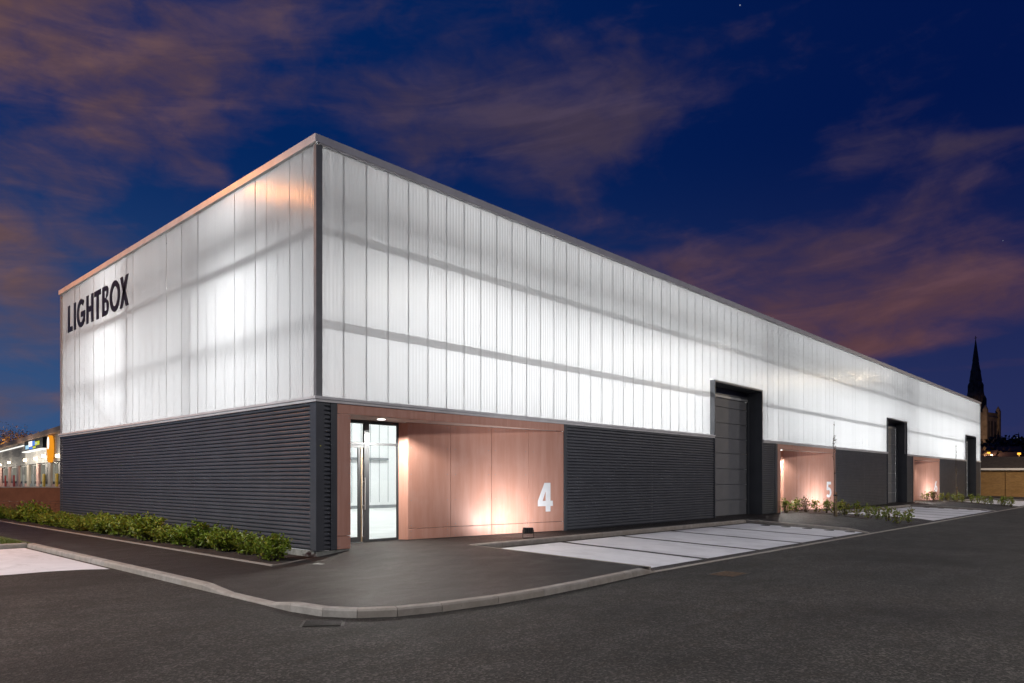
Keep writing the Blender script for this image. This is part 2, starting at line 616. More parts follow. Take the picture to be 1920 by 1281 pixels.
def copy_tree(o, parent=None):
    c = o.copy()
    COL.objects.link(c)
    c.parent = parent
    for ch in list(o.children):
        copy_tree(ch, c)
    return c


ORD = ['first', 'second', 'third', 'fourth', 'fifth', 'sixth', 'seventh', 'eighth', 'ninth', 'tenth', 'eleventh', 'twelfth', 'thirteenth',
       'fourteenth', 'fifteenth', 'sixteenth', 'seventeenth', 'eighteenth', 'nineteenth', 'twentieth', 'twenty-first', 'twenty-second']


def sm(a, b, x):
    t = min(1.0, max(0.0, (x - a) / (b - a)))
    return t * t * (3 - 2 * t)


UNITS = ['nearest', 'middle', 'farthest']
RZ = -0.25                                       # road level


def path_z(x, y):
    """height of the pavement: level by the doors, falling to the kerbs, dipping at the dropped kerb"""
    z = -0.15 * (1 - sm(-0.6, 1.4, x) * sm(-5.5, -0.5, y))
    drop = sm(-4.1, -3.5, y) * (1 - sm(-2.3, -1.5, y)) * (1 - sm(-2.75, -1.7, x))
    return z - 0.068 * drop - 0.092 * (1 - sm(-5.28, -4.4, y)) * sm(3.0, 4.5, x)


# ------------------------------------------------------------------ ground, road, pavement
tag(MB().quad((-2500, -2500, -0.40), (3000, -2500, -0.40), (3000, 3000, -0.40), (-2500, 3000, -0.40)).build('ground', 'ground_dark'), kind='structure')
tag(MB().quad((-70, -70, RZ), (130, -70, RZ), (130, 60, RZ), (-70, 60, RZ)).build('road', 'road_asphalt'), kind='structure')

PER = 21.0
kerb_line = [(-2.9, 8.0), (-2.9, 6.15), (-2.9, 5.3), (-2.9, 4.4), (-2.9, 3.5), (-2.9, 2.6), (-2.9, 1.7), (-2.9, 0.8), (-2.9, -0.1), (-2.9, -0.9), (-2.9, -1.65), (-2.9, -2.4), (-2.9, -3.0),
             (-2.9, -3.55), (-2.9, -4.12), (-2.81, -4.70), (-2.58, -5.07), (-2.2, -5.34), (-1.64, -5.50), (-0.77, -5.62), (0.11, -5.645), (1.19, -5.595), (2.3, -5.51), (2.98, -5.45), (3.38, -5.41)]


def offset(line, d):
    out_ = []
    for i, p in enumerate(line):
        a = Vector(line[max(i - 1, 0)])
        b = Vector(line[min(i + 1, len(line) - 1)])
        t = (b - a).normalized()
        nrm = Vector((-t.y, t.x))          # left of travel = towards the pavement
        out_.append((p[0] + nrm.x * d, p[1] + nrm.y * d))
    return out_


KW = 0.125
kin = offset(kerb_line, KW)
# outline of the paved forecourt
poly = [(-2.775, 40.0)] + [p for p in kin]
poly += [(3.39, -5.28)]
for k in range(3):
    x = PER * k
    poly += [(2.98 + x, -1.08), (16.23 + x, -1.08), (16.23 + x, -4.55), (15.75 + x, -5.285)]
    if k < 2:
        poly += [(24.3 + x, -5.285)]
poly += [(66.0, -5.285), (66.0, 1.35), (0.02, 1.35), (0.02, 0.05), (-1.10, -0.42), (-1.10, 40.0)]


def sheet(name, poly, zf, mat, step=0.35, parent=None, xr=None):
    pts = [Vector((a, b)) for a, b in poly]
    n = len(pts)
    dense, edges = [], []
    for i in range(n):
        a, b = pts[i], pts[(i + 1) % n]
        k = max(1, int((b - a).length / (step * 2)))
        for j in range(k):
            dense.append(a.lerp(b, j / k))
    edges = [(i, (i + 1) % len(dense)) for i in range(len(dense))]
    xs = [q.x for q in pts]
    ys = [q.y for q in pts]
    verts = list(dense)
    x = min(xs) + step
    while x < min(max(xs), xr or 1e9):
        y = min(ys) + step
        while y < min(max(ys), 10):
            verts.append(Vector((x + 0.001, y + 0.0007)))
            y += step
        x += step if x < 18 else step * 4
    v, e, f, *_ = delaunay_2d_cdt(verts, edges, [], 1, 1e-5)
    b = MB()
    b.v = [(q.x, q.y, zf(q.x, q.y)) for q in v]
    b.f = [tuple(q) for q in f]
    return b.build(name, mat, parent, smooth=True)


tag(sheet('pavement', poly, path_z, 'path_asphalt'), kind='structure')

# kerb round the corner: single stones with open joints
kerb = thing('kerb', None, None)
tag(kerb, kind='structure')


def upstand(y, x):
    return path_z(x + 0.15, y + 0.1)


def kerbstone(a, b, ia, ib, za, zb, parent=kerb):
    """a,b road-side ends; ia,ib pavement-side ends; rounded front arris"""
    g = 0.0035
    A, B, IA, IB = Vector(a), Vector(b), Vector(ia), Vector(ib)
    t = (B - A).normalized() * g
    A, B = A + t, B - t
    t2 = (IB - IA).normalized() * g
    IA, IB = IA + t2, IB - t2
    b_ = MB()
    prof = lambda P, I, z: [(P.x, P.y, -0.42), (P.x, P.y, z - 0.022), (P.x * .85 + I.x * .15, P.y * .85 + I.y * .15, z + 0.001), (I.x, I.y, z + 0.006), (I.x, I.y, -0.42)]
    pa, pb = prof(A, IA, za), prof(B, IB, zb)
    for i in range(4):
        b_.quad(pa[i], pb[i], pb[i + 1], pa[i + 1])
    b_.quad(*pa)
    b_.quad(*reversed(pb))
    return b_.build('kerbstone', 'kerb_concrete', parent)


for i in range(len(kerb_line) - 1):
    (x0, y0), (x1, y1) = kerb_line[i], kerb_line[i + 1]
    z0 = path_z(kin[i][0] - 0.1, kin[i][1])
    z1 = path_z(kin[i + 1][0] - 0.1, kin[i + 1][1])
    if i == len(kerb_line) - 2:
        z1 = RZ + 0.02
    kerbstone((x0, y0), (x1, y1), kin[i], kin[i + 1], z0, z1)
# kerb behind the left-hand bay, running away to the left
for i in range(9):
    x = -2.9 - 0.915 * i
    kerbstone((x - 0.915, 8.0), (x, 8.0), (x - 0.915, 8.125), (x, 8.125), -0.14, -0.14)
# rear and side kerbs of the bays in front of the units
for k in range(3):
    X = PER * k
    nst = 14
    for i in range(nst):
        a = 2.98 + X + (16.1 - 2.98) * i / nst
        b = 2.98 + X + (16.1 - 2.98) * (i + 1) / nst
        kerbstone((a, -1.20), (b, -1.20), (a, -1.08), (b, -1.08), path_z(a, -1.05), path_z(b, -1.05))
    side = [(16.1, -1.20), (16.1, -2.05), (16.1, -2.9), (16.1, -3.75), (16.1, -4.55), (15.65, -5.28)]
    for (a, b), (c, d) in zip(side, side[1:]):
        z0, z1 = path_z(20, b), path_z(20, d)
        if d < -5:
            z1 = RZ + 0.03
        kerbstone((c + X, d), (a + X, b), (c + X + 0.125, d), (a + X + 0.125, b), z1, z0)
# flush channel blocks along the road
chan = MB().box(0.004, 0.911, -5.41, -5.29, -0.4, RZ + 0.008).mesh('channel_block', 'kerb_concrete')
cp = thing('channel', None, None)
tag(cp, kind='structure')
for i in range(80):
    o = link('channel_block', chan, cp)
    o.location = (3.39 + 0.915 * i, rnd.uniform(-.004, .004), rnd.uniform(-.002, .002))
# edging strips
b = MB().prism([(-1.15, 40), (-1.10, 40), (-1.10, -0.42), (-1.17, -0.47)], -0.4, -0.128)
b.prism([(-1.17, -0.47), (-1.10, -0.42), (0.0, 0.09), (0.0, 0.03)], -0.4, -0.125)
b.prism([(2.93, -1.16), (2.98, -1.16), (3.42, -5.30), (3.37, -5.30)], -0.4, [path_z(3, -1.1) + .006, path_z(3, -1.1) + .006, path_z(3.4, -5.3) + .006, path_z(3.4, -5.3) + .006])
tag(b.build('edging', 'kerb_concrete'), kind='structure')


# parking bays
def bay_z(y):
    t = (y + 1.2) / (-5.29 + 1.2)
    return -0.112 + (-0.244 + 0.112) * t


for k in range(3):
    X = PER * k
    tag(MB().quad((2.9 + X, -1.19, bay_z(-1.19)), (3.45 + X, -5.30, bay_z(-5.3)), (16.15 + X, -5.30, bay_z(-5.3)), (16.15 + X, -1.19, bay_z(-1.19))).build('parking_apron', 'path_asphalt'), kind='structure')
    edges = [(3.56, 5.72), (5.93, 8.22), (8.42, 10.76), (10.96, 13.28), (13.47, 15.93)]
    for i, (a, c) in enumerate(edges):
        b = MB()
        a0 = 3.22 if i == 0 else a
        yr = -1.37
        nseg = 8
        L_, R_ = [], []
        for j in range(nseg + 1):
            y = yr + (-5.08 - yr) * j / nseg
            w = 0.012
            L_.append((a0 + (a - a0) * j / nseg + X + rnd.uniform(-w, w), y, bay_z(y) + 0.004))
            R_.append((c + X + rnd.uniform(-w, w), y, bay_z(y) + 0.004))
        for j in range(nseg):
            b.quad(L_[j], L_[j + 1], R_[j + 1], R_[j])
        tag(b.build('parking_bay', 'bay_concrete'), kind='structure')
    # row of dark round discs lying in the last bay
    for i, y in enumerate((-2.1, -2.78, -3.46, -4.14, -4.76)):
        b = MB()
        ring = [(0.15 * math.cos(t * math.pi / 8), 0.15 * math.sin(t * math.pi / 8)) for t in range(16)]
        b.prism(ring, -0.02, 0.010)
        b.prism([(q[0] * .8, q[1] * .8) for q in ring], 0.010, 0.013)
        o = b.build('dark_disc', 'cast_iron')
        o.location = (15.62 + X, y, bay_z(y) + 0.004)
        tag(o, f'dark round disc in the {UNITS[k]} end parking bay, {ORD[i]} from the building', 'drain cover', 'dark round discs in the end bays')
# left bay
tag(MB().quad((-2.98, 7.9, RZ + .004), (-2.97, 2.05, RZ + .004), (-3.35, 2.32, RZ + .004), (-3.9, 2.46, RZ + .004), (-4.3, 2.44, RZ + .004), (-5.0, 2.50, RZ + .004), (-12, 2.7, RZ + .004), (-12, 7.9, RZ + .004)).build('parking_bay', 'bay_concrete'), kind='structure')

# planting bed soil and grass
tag(sheet('planting_bed', [(-1.10, -0.42), (0.01, 0.09), (0.01, 40), (-1.10, 40)], lambda x, y: -0.15 + 0.03 * math.sin(x * 9) * math.sin(y * 7) + 0.02, 'soil_bed', 0.2), kind='structure')
tag(MB().quad((-13, 8.12, -0.15), (-2.775, 8.12, -0.15), (-2.775, 40, -0.15), (-13, 40, -0.15)).build('lawn', 'grass_base'), kind='structure')
b = MB()
for i in range(16000):
    x = -2.95 - abs(rnd.gauss(0, 1)) * 3
    y = 8.2 + rnd.random() ** 1.6 * 14
    h = rnd.uniform(0.03, 0.075)
    a = rnd.uniform(0, 6.28)
    w = 0.006
    lx, ly = rnd.uniform(-.025, .025), rnd.uniform(-.025, .025)
    b.quad((x - w * math.cos(a), y - w * math.sin(a), -0.15), (x + w * math.cos(a), y + w * math.sin(a), -0.15), (x + lx, y + ly, -0.15 + h))
me = b.mesh('grass', 'grass_blade')
tag(link('grass', me), 'short green lawn grass behind the kerb', 'grass', kind='stuff')

# ------------------------------------------------------------------ the building
LX, LY, ZB, ZT, H = 63.9, 16.49, 2.98, 7.85, 8.0
bld = thing('industrial_building', 'long warehouse with glowing white translucent upper walls over dark ribbed cladding', 'building')
DOORS = [(16.16, 20.12), (37.13, 41.10), (58.1, 61.9)]
REDS = [(0.46, 7.56), (21.66, 28.56), (42.60, 49.50)]
DT = 4.88


def panel_mesh(w, h):
    """one polycarbonate plank: shallow tray, face outwards (-y), returns going in"""
    b = MB()
    g = 0.002
    n = 6
    xs = [g + (w - 2 * g) * i / n for i in range(n + 1)]
    for x0, x1 in zip(xs, xs[1:]):
        xm = (x0 + x1) / 2
        b.quad((x0, 0, 0), (xm, -0.0025, 0), (xm, -0.0025, h), (x0, 0, h))
        b.quad((xm, -0.0025, 0), (x1, 0, 0), (x1, 0, h), (xm, -0.0025, h))
    b.quad((g, 0.010, 0), (g, 0, 0), (g, 0, h), (g, 0.010, h))
    b.quad((w - g, 0, 0), (w - g, 0.010, 0), (w - g, 0.010, h), (w - g, 0, h))
    return b.mesh('polycarbonate_panel', 'polycarbonate')


PW = 0.5405
pm_full = panel_mesh(PW, ZT - ZB)
pm_short = panel_mesh(PW, ZT - DT - 0.10)
js = {}
for key, h in (('f', ZT - ZB), ('s', ZT - DT - 0.10)):
    js[key] = MB().quad((-0.012, 0.012, 0), (0.012, 0.012, 0), (0.012, 0.012, h), (-0.012, 0.012, h)).quad((-0.012, 0.012, h), (-0.012, 0.022, h), (-0.012, 0.022, 0), (-0.012, 0.012, 0)).quad((0.012, 0.012, 0), (0.012, 0.022, 0), (0.012, 0.022, h), (0.012, 0.012, h)).mesh('panel_joint', 'joint_sheet')
npan = 117
pw_used = (LX - 0.16 - 0.10) / npan
for i in range(npan):
    x0 = 0.10 + pw_used * i
    xm = x0 + PW / 2
    over = any(a - 0.05 < xm < c + 0.05 for a, c in DOORS)
    o = link('polycarbonate_panel', pm_short if over else pm_full, bld)
    o.location = (x0, 0.03, DT + 0.10 if over else ZB)
    o.scale = (pw_used / PW, 1, 1)
    o.rotation_euler = (0, 0, R(rnd.uniform(-.12, .12)))
    j = link('panel_joint', js['s' if over else 'f'], o)
nlp = 34
pwl = (LY - 0.16) / nlp
for i in range(nlp):
    y0 = 0.08 + pwl * i
    o = link('polycarbonate_panel', pm_full, bld)
    o.rotation_euler = (R(rnd.uniform(-.10, .10)), 0, R(-90 + rnd.uniform(-.22, .22)))          # local -y -> world -x
    o.location = (0.03, y0 + pwl, ZB)
    o.scale = (pwl / PW, 1, 1)
    j = link('panel_joint', js['f'], o)

# parapet capping in lengths
x = 0.0
k = 0
while x < LX:
    x1 = min(LX, x + 7.1)
    b = MB().box(x + (0.0 if k == 0 else .004), x1 - .004, -0.05, 0.35, ZT + 0.0, H)
    b.box(x + .05, x1 - .004, -0.035, 0.02, ZT - 0.025, ZT - 0.002)
    b.build('parapet_capping', 'capping_metal', bld)
    x = x1
    k += 1
y = 0.35
while y < LY:
    y1 = min(LY + 0.05, y + 5.4)
    MB().box(-0.05, 0.35, (y if y > .4 else -0.05) + .004, y1 - .004, ZT + 0.002, H + .002).build('parapet_capping', 'capping_metal', bld)
    y = y1
MB().box(0.36, LX - .01, 0.36, LY - .01, ZT - 0.14, ZT - 0.02).build('roof', 'white_wall', bld)
# corner posts
b = MB().box(0.0, 0.125, -0.012, 0.0, ZB, ZT - .026).box(-0.012, 0.0, -0.012, 0.075, ZB, ZT - .026).box(0.0, 0.10, 0.0, 0.06, ZB, ZT - .03)
b.build('corner_post', 'steel_paint', bld)
MB().box(-0.012, 0.06, LY - 0.07, LY + 0.01, ZB, ZT - .03).build('corner_post', 'aluminium', bld)
MB().box(LX - 0.08, LX + 0.01, -0.012, 0.06, 0.0, ZT - .03).build('corner_post', 'aluminium', bld)
# trim between base and polycarbonate
segs = [(0, 16.10)] + [(20.18, 37.07), (41.16, 58.04), (61.96, LX - .09)]
for a, c in segs:
    x = a
    while x < c - .01:
        x1 = min(c, x + 6.0)
        if c - x1 < 1:
            x1 = c
        b = MB().box(x - (0.07 if x == 0 else -.003), x1 - .003, -0.07, 0.02, ZB - 0.052, ZB)
        b.box(x - (0.045 if x == 0 else -.003), x1 - .003, -0.045, 0.02, ZB - 0.105, ZB - 0.054)
        b.build('drip_trim', 'capping_metal', bld)
        x = x1
y = 0.03
while y < LY - .1:
    y1 = min(LY, y + 4.2)
    if LY - y1 < 1:
        y1 = LY
    b = MB().box(-0.07, 0.02, y, y1 - .004, ZB - 0.05, ZB - .001).box(-0.045, 0.02, y, y1 - .004, ZB - 0.105, ZB - 0.053)
    b.build('drip_trim', 'capping_metal', bld)
    y = y1


# corrugated cladding: rounded ribs running along the wall
def corrugated(a, c, z0, z1, axis, name='ribbed_cladding', mat='anthracite'):
    pitch = 0.0845
    prof = [(0.0, 0.042), (0.020, 0.042), (0.025, 0.008), (0.034, 0.0), (0.070, 0.0), (0.080, 0.006)]
    pts = []
    z = z0
    while z < z1:
        for dz_, dp in prof:
            if z + dz_ <= z1:
                pts.append((z + dz_, dp))
        z += pitch
    pts.append((z1, pts[-1][1]))
    b = MB()
    for (za, da), (zb_, db) in zip(pts, pts[1:]):
        if axis == 'x':
            b.quad((a, da, za), (c, da, za), (c, db, zb_), (a, db, zb_))
        else:
            b.quad((da, c, za), (da, a, za), (db, a, zb_), (db, c, zb_))
    return b.build(name, mat, bld)


ZC = ZB - 0.106
for a, c in ((0.21, 5.5), (5.504, 11.0), (11.004, LY - .05)):
    corrugated(a, c, 0.0, ZC, 'y')
corrugated(0.17, 0.31, 0.0, ZC, 'x')
for a, c in ((7.70, 12.0), (12.004, 16.09), (20.19, 21.42), (28.68, 33), (33.004, 37.06), (41.17, 42.40), (49.62, 54), (54.004, 58.03), (61.97, LX - .09)):
    corrugated(a, c, 0.0, ZC, 'x')
# flashings
b = MB().box(-0.016, 0.17, -0.016, -0.002, 0, ZC).box(-0.016, -0.002, -0.002, 0.21, 0, ZC)
b.build('corner_flashing', 'anthracite_flat', bld, bevel=0.002)
for a, c in ((0.31, 0.455), (7.565, 7.70), (21.42, 21.655), (28.565, 28.68), (42.40, 42.595), (49.505, 49.62)):
    MB().box(a, c, -0.014, 0.03, 0, ZC).build('flashing', 'anthracite_flat', bld, bevel=0.002)
MB().box(-0.014, 0.03, LY - .05, LY + .005, 0, ZC).build('flashing', 'anthracite_flat', bld)
# inner wall behind the cladding (keeps the hall closed) and plinth
b = MB().box(0.055, 0.09, 0.05, LY, -0.1, ZB - .01)
for a, c in ((0.05, 0.46), (7.62, 16.14), (20.14, 21.66), (28.62, 37.11), (41.12, 42.60), (49.56, 58.08), (61.92, LX)):
    b.box(a, c, 0.055, 0.088, -0.1, ZB - .012)
b.build('inner_wall', 'white_wall', bld)
b = MB().box(0.015, 0.76, 0.018, 0.5, -0.35, -0.012).box(0.012, 0.5, 0.02, LY, -0.35, -0.014).box(7.7, 16.1, 0.02, 0.5, -.35, -.005)
b.build('plinth', 'plinth_concrete', bld)


# ---- recessed entrances with copper-coloured boards
def digit(kind, h):
    """returns list of convex-ish polygons (x right, z up) for a bold numeral, height h"""
    s = h
    P = []

    def arc(cx, cz, r0x, r0z, r1x, r1z, a0, a1, n=14):
        for i in range(n):
            t0 = R(a0 + (a1 - a0) * i / n)
            t1 = R(a0 + (a1 - a0) * (i + 1) / n)
            P.append([(cx + r0x * math.cos(t0), cz + r0z * math.sin(t0)), (cx + r1x * math.cos(t0), cz + r1z * math.sin(t0)),
                      (cx + r1x * math.cos(t1), cz + r1z * math.sin(t1)), (cx + r0x * math.cos(t1), cz + r0z * math.sin(t1))])
    if kind == '4':
        P.append([(0.36, 0), (0.58, 0), (0.58, 1.0), (0.36, 1.0)])
        P.append([(0.0, 0.19), (0.36, 0.19), (0.36, 0.375), (0.0, 0.375)])
        P.append([(0.58, 0.19), (0.69, 0.19), (0.69, 0.375), (0.58, 0.375)])
        P.append([(0.0, 0.375), (0.215, 0.375), (0.36, 0.72), (0.36, 1.0), (0.30, 1.0)])
    elif kind == '5':
        P.append([(0.08, 0.82), (0.60, 0.82), (0.60, 1.0), (0.08, 1.0)])
        P.append([(0.06, 0.47), (0.24, 0.52), (0.26, 0.82), (0.08, 0.82)])
        arc(0.30, 0.325, 0.15, 0.16, 0.35, 0.325, 135, -140)
    elif kind == '6':
        arc(0.33, 0.31, 0.14, 0.15, 0.33, 0.31, 0, 360, 24)
        P.append([(0.02, 0.38), (0.20, 0.34), (0.50, 1.0), (0.29, 1.0)])
    return [[(x * s, z * s) for x, z in q] for q in P]


def entrance(x0, x1, num, glazed):
    """x0..x1 opening between flashings; wall runs obliquely from the right edge back to the door screen"""
    e = thing('entrance', None, None)
    e.parent = bld
    w = x1 - x0
    # left pier: shaft and plinth board
    MB().box(x0, x0 + 0.31, -0.01, 1.0, 0.262, 2.675).build('pier_board', 'copper_board', e, bevel=0.003)
    MB().box(x0, x0 + 0.31, -0.008, 1.0, 0.0, 0.252).build('pier_board', 'copper_board', e, bevel=0.003)
    # fascia boards
    fx = [x0, x0 + 0.355 * w, x0 + 0.68 * w, x1]
    for a, c in zip(fx, fx[1:]):
        MB().box(a + .004, c - .004, -0.010, 0.03, 2.685, ZC - .002).build('fascia_board', 'copper_board', e, bevel=0.002)
    A = Vector((x1 - 0.0, 0.005))
    B = Vector((x0 + 2.32, 0.69))
    d = (B - A)
    nrm = Vector((d.y, -d.x)).normalized()
    if nrm.y < 0:
        nrm = -nrm
    # soffit
    MB().prism([(x0 + .31, 0.032), (x1 - .3, 0.032), (B.x, B.y + .02), (B.x, 0.98), (x0 + .31, 0.98)], 2.678, 2.72).build('soffit', 'soffit_pale', e)
    # oblique wall boards
    ss = [0.0, 0.258, 0.505, 0.758, 1.0]
    for s0, s1 in zip(ss, ss[1:]):
        for z0, z1, pr_ in ((0.262, 2.672, 0.0), (0.012, 0.252, 0.004)):
            a = A + d * (s0 + 0.0009) - nrm * pr_
            c = A + d * (s1 - 0.0009) - nrm * pr_
            MB().prism([tuple(a), tuple(c), tuple(c + nrm * .05), tuple(a + nrm * .05)], z0, z1).build('wall_board', 'copper_board', e, bevel=0.0025)
    # return board beside the door
    MB().prism([(B.x, B.y + .004), (B.x - .10, B.y + .21), (B.x - .04, B.y + .24), (B.x + .06, B.y + .03)], 0.012, 2.672).build('return_board', 'copper_board', e)
    # dark backing so no hall light leaks past the joints
    b = MB()
    a, c = A + nrm * .07, B + nrm * .07
    b.prism([tuple(a), tuple(c), tuple(c + nrm * .02), tuple(a + nrm * .02)], -0.05, 2.9)
    b.box(x0, x1, 0.034, 0.05, 2.745, ZB - .02)
    b.box(x0 + .3, x1, 0.035, 1.0, 2.724, 2.74)
    b.build('lining', 'anthracite_flat', e)
    # fixings
    b = MB()
    for s0 in ss[:-1]:
        for q in (0.02, 0.225):
            for z in (0.06, 0.20, 0.33, 0.9, 1.5, 2.1, 2.6):
                c = A + d * (s0 + q) - nrm * 0.006
                b.box(c.x - .008, c.x + .008, c.y - .003, c.y + .003, z - .008, z + .008)
    for z in (0.05, 0.2, 0.32, 0.9, 1.5, 2.1, 2.6):
        for xx in (x0 + .04, x0 + .27):
            b.box(xx - .008, xx + .008, -0.013, -0.009, z - .008, z + .008)
    tag(b.build('fixings', 'aluminium', e), kind='stuff')
    # numeral on the wall
    b = MB()
    hgt = 0.76
    s_at = 0.192
    base = A + d * s_at - nrm * 0.0045
    rt_ = -d.normalized()                        # to the right seen from outside
    for q in digit(num, hgt):
        vv = [(base.x + rt_.x * px_, base.y + rt_.y * px_, 0.535 + pz) for px_, pz in q]
        vb = [(p[0] - nrm.x * .006, p[1] - nrm.y * .006, p[2]) for p in vv]
        b.quad(*vb)
        n_ = len(vv)
        for i in range(n_):
            j = (i + 1) % n_
            b.quad(vv[i], vv[j], vb[j], vb[i])
    b.build('numeral', 'white_vinyl', e)
    # glazed screen and door
    g0, g1 = x0 + .31, x0 + 2.25
    y0, y1 = 0.90, 0.96
    mull = x0 + 1.28
    b = MB()
    b.box(g0, g1, y0, y1, 2.60, 2.677).box(g1 - .055, g1, y0 + .001, y1, 0.01, 2.60).box(mull, mull + .13, y0 - .002, y1, 0.01, 2.60)
    b.box(g0, mull, y0 + .002, y1, 2.14, 2.19).box(mull + .13, g1 - .055, y0 + .002, y1, 2.14, 2.19)
    b.box(mull + .13, g1 - .055, y0 + .002, y1, 0.01, 0.06).box(g0, g0 + .05, y0 + .003, y1, 0.01, 2.60)
    b.build('screen_frame', 'frame_grey', e)
    b = MB().box(g0 + .05, mull, y0 + .028, y0 + .036, 2.19, 2.60).box(mull + .13, g1 - .055, y0 + .028, y0 + .036, 2.19, 2.60).box(mull + .13, g1 - .055, y0 + .028, y0 + .036, 0.06, 2.14)
    b.build('screen_glass', 'glass', e)
    b = MB().box(g0 + .055, mull - .004, y0 + .01, y1 - .01, 0.02, 0.13).box(g0 + .055, mull - .004, y0 + .01, y1 - .01, 2.07, 2.135)
    b.box(g0 + .055, g0 + .12, y0 + .012, y1 - .012, 0.13, 2.07).box(mull - .15, mull - .085, y0 + .012, y1 - .012, 0.13, 2.07)
    b.build('entrance_door', 'frame_grey', e)
    MB().box(g0 + .12, mull - .15, y0 + .03, y0 + .038, 0.13, 2.07).build('door_glass', 'glass', e)
    b = MB().tube([(mull - .02, y0 - .055, 0.72), (mull - .02, y0 - .055, 1.42)], 0.014)
    b.box(mull - .03, mull - .01, y0 - .055, y0, 0.80, 0.82).box(mull - .03, mull - .01, y0 - .055, y0, 1.32, 1.34)
    b.build('door_handle', 'aluminium', e)
    MB().box(mull - .085, mull - .05, y0 + .0, y1, 0.02, 2.07).build('door_seal', 'stake_wood', e)
    # downlight in the soffit
    ring = [(x0 + 1.40 + .085 * math.cos(t * math.pi / 10), 0.45 + .085 * math.sin(t * math.pi / 10)) for t in range(20)]
    MB().prism(ring, 2.668, 2.676).build('downlight', 'lamp_white', e)
    spot_light('downlight_light', (x0 + 1.40, 0.45, 2.655), (x0 + 1.45, 0.15, 0), 620, 150, 0.3, 0.06, (1.0, 0.95, 0.88), e)


# the glass of the leaf itself is clear: split the leaf into frame and pane
for (a, c), nme in zip(REDS, '456'):
    entrance(a, c, nme, nme == '4')

# ---- tall sectional doors
for a, c in DOORS:
    e = thing('loading_door', None, None)
    e.parent = bld
    b = MB().box(a - .045, a + .012, -0.03, 0.60, -0.03, DT + .085).box(c - .012, c + .045, -0.03, 0.60, -0.03, DT + .085).box(a + .012, c - .012, -0.03, 0.60, DT + .01, DT + .085)
    b.build('door_surround', 'anthracite_flat', e, bevel=0.003)
    MB().box(a - .05, c + .05, -0.036, -0.031, DT + .06, DT + .090).build('head_trim', 'aluminium', e)
    zs = [0.0, 0.60, 1.20, 1.80, 2.40, 2.98, 3.56, 4.16, 4.50]
    for z0, z1 in zip(zs, zs[1:]):
        b = MB().box(a + .035, c - .035, 0.60, 0.64, z0 + .007, z1 - .007)
        b.build('door_section', 'door_grey', e, bevel=0.006)
    MB().box(a + .035, c - .035, 0.56, 0.60, 4.515, 4.60).build('lintel_strip', 'aluminium', e)
    MB().box(a + .03, c - .03, 0.58, 0.66, 4.605, DT + .005).build('head_panel', 'anthracite_flat', e)
    MB().box(a - .05, c + .05, 0.66, 0.70, -.02, DT + .08).build('door_lining', 'white_wall', e)
    MB().box(a + .03, a + .10, 0.50, 0.58, 0, 4.5).build('door_track', 'anthracite_flat', e)
    MB().box(c - .10, c - .03, 0.50, 0.58, 0, 4.5).build('door_track', 'anthracite_flat', e)

# ---- LIGHTBOX lettering (raised letters on the left gable)
LZ0, LZ1 = 6.415, 7.32
LH = LZ1 - LZ0
sw = 0.20


def letter(polys, nm='letter'):
    """polys in (u to the right, z up) metres; gable faces -x so u = -y"""
    b = MB()
    for q in polys:
        fr_ = [(0.010, -u, z) for u, z in q]
        bk_ = [(0.0262, -u, z) for u, z in q]
        b.quad(*fr_)
        b.quad(*reversed(bk_))
        n_ = len(q)
        for i in range(n_):
            j = (i + 1) % n_
            b.quad(fr_[i], fr_[j], bk_[j], bk_[i])
    return b.build(nm, 'sign_black', bld)


def rect(u0, u1, z0, z1):
    return [(u0, z0), (u1, z0), (u1, z1), (u0, z1)]


def ring(cu, cz, ru, rz, w, wz, a0, a1, n=28):
    out_ = []
    for i in range(n):
        t0 = R(a0 + (a1 - a0) * i / n)
        t1 = R(a0 + (a1 - a0) * (i + 1) / n)
        out_.append([(cu + (ru - w) * math.cos(t0), cz + (rz - wz) * math.sin(t0)), (cu + ru * math.cos(t0), cz + rz * math.sin(t0)),
                     (cu + ru * math.cos(t1), cz + rz * math.sin(t1)), (cu + (ru - w) * math.cos(t1), cz + (rz - wz) * math.sin(t1))])
    return out_


zc_ = (LZ0 + LZ1) / 2
hh = LH / 2
letter([rect(-15.71, -15.49, LZ0, LZ1), rect(-15.49, -15.18, LZ0, LZ0 + .17)])
letter([rect(-15.05, -14.83, LZ0, LZ1)])
letter(ring(-14.28, zc_, .44, hh + .015, .19, .17, 48, 318, 26) + [rect(-14.30, -13.87, zc_ - .13, zc_ + .04)] + [[(-14.06, zc_ - .30), (-13.90, zc_ - .34), (-13.87, zc_ - .13), (-14.06, zc_ - .13)]])
letter([rect(-13.74, -13.54, LZ0, LZ1), rect(-13.26, -13.06, LZ0, LZ1), rect(-13.54, -13.26, zc_ - .09, zc_ + .09)])
letter([rect(-12.96, -12.35, LZ1 - .17, LZ1), rect(-12.76, -12.55, LZ0, LZ1 - .17)])
letter([rect(-12.22, -12.02, LZ0, LZ1), rect(-12.02, -11.88, LZ1 - .15, LZ1), rect(-12.02, -11.85, zc_ - .055, zc_ + .085), rect(-12.02, -11.85, LZ0, LZ0 + .15)]
       + ring(-11.88, zc_ + .267, .21, .186, .17, .10, -90, 90, 12) + ring(-11.85, zc_ - .212, .215, .241, .18, .10, -90, 90, 12))
letter(ring(-11.11, zc_, .435, hh + .015, .19, .17, 0, 360, 36))
letter([[(-10.69, LZ0), (-10.47, LZ0), (-9.99, LZ1), (-10.21, LZ1)], [(-10.67, LZ1), (-10.45, LZ1), (-9.98, LZ0), (-10.20, LZ0)]])

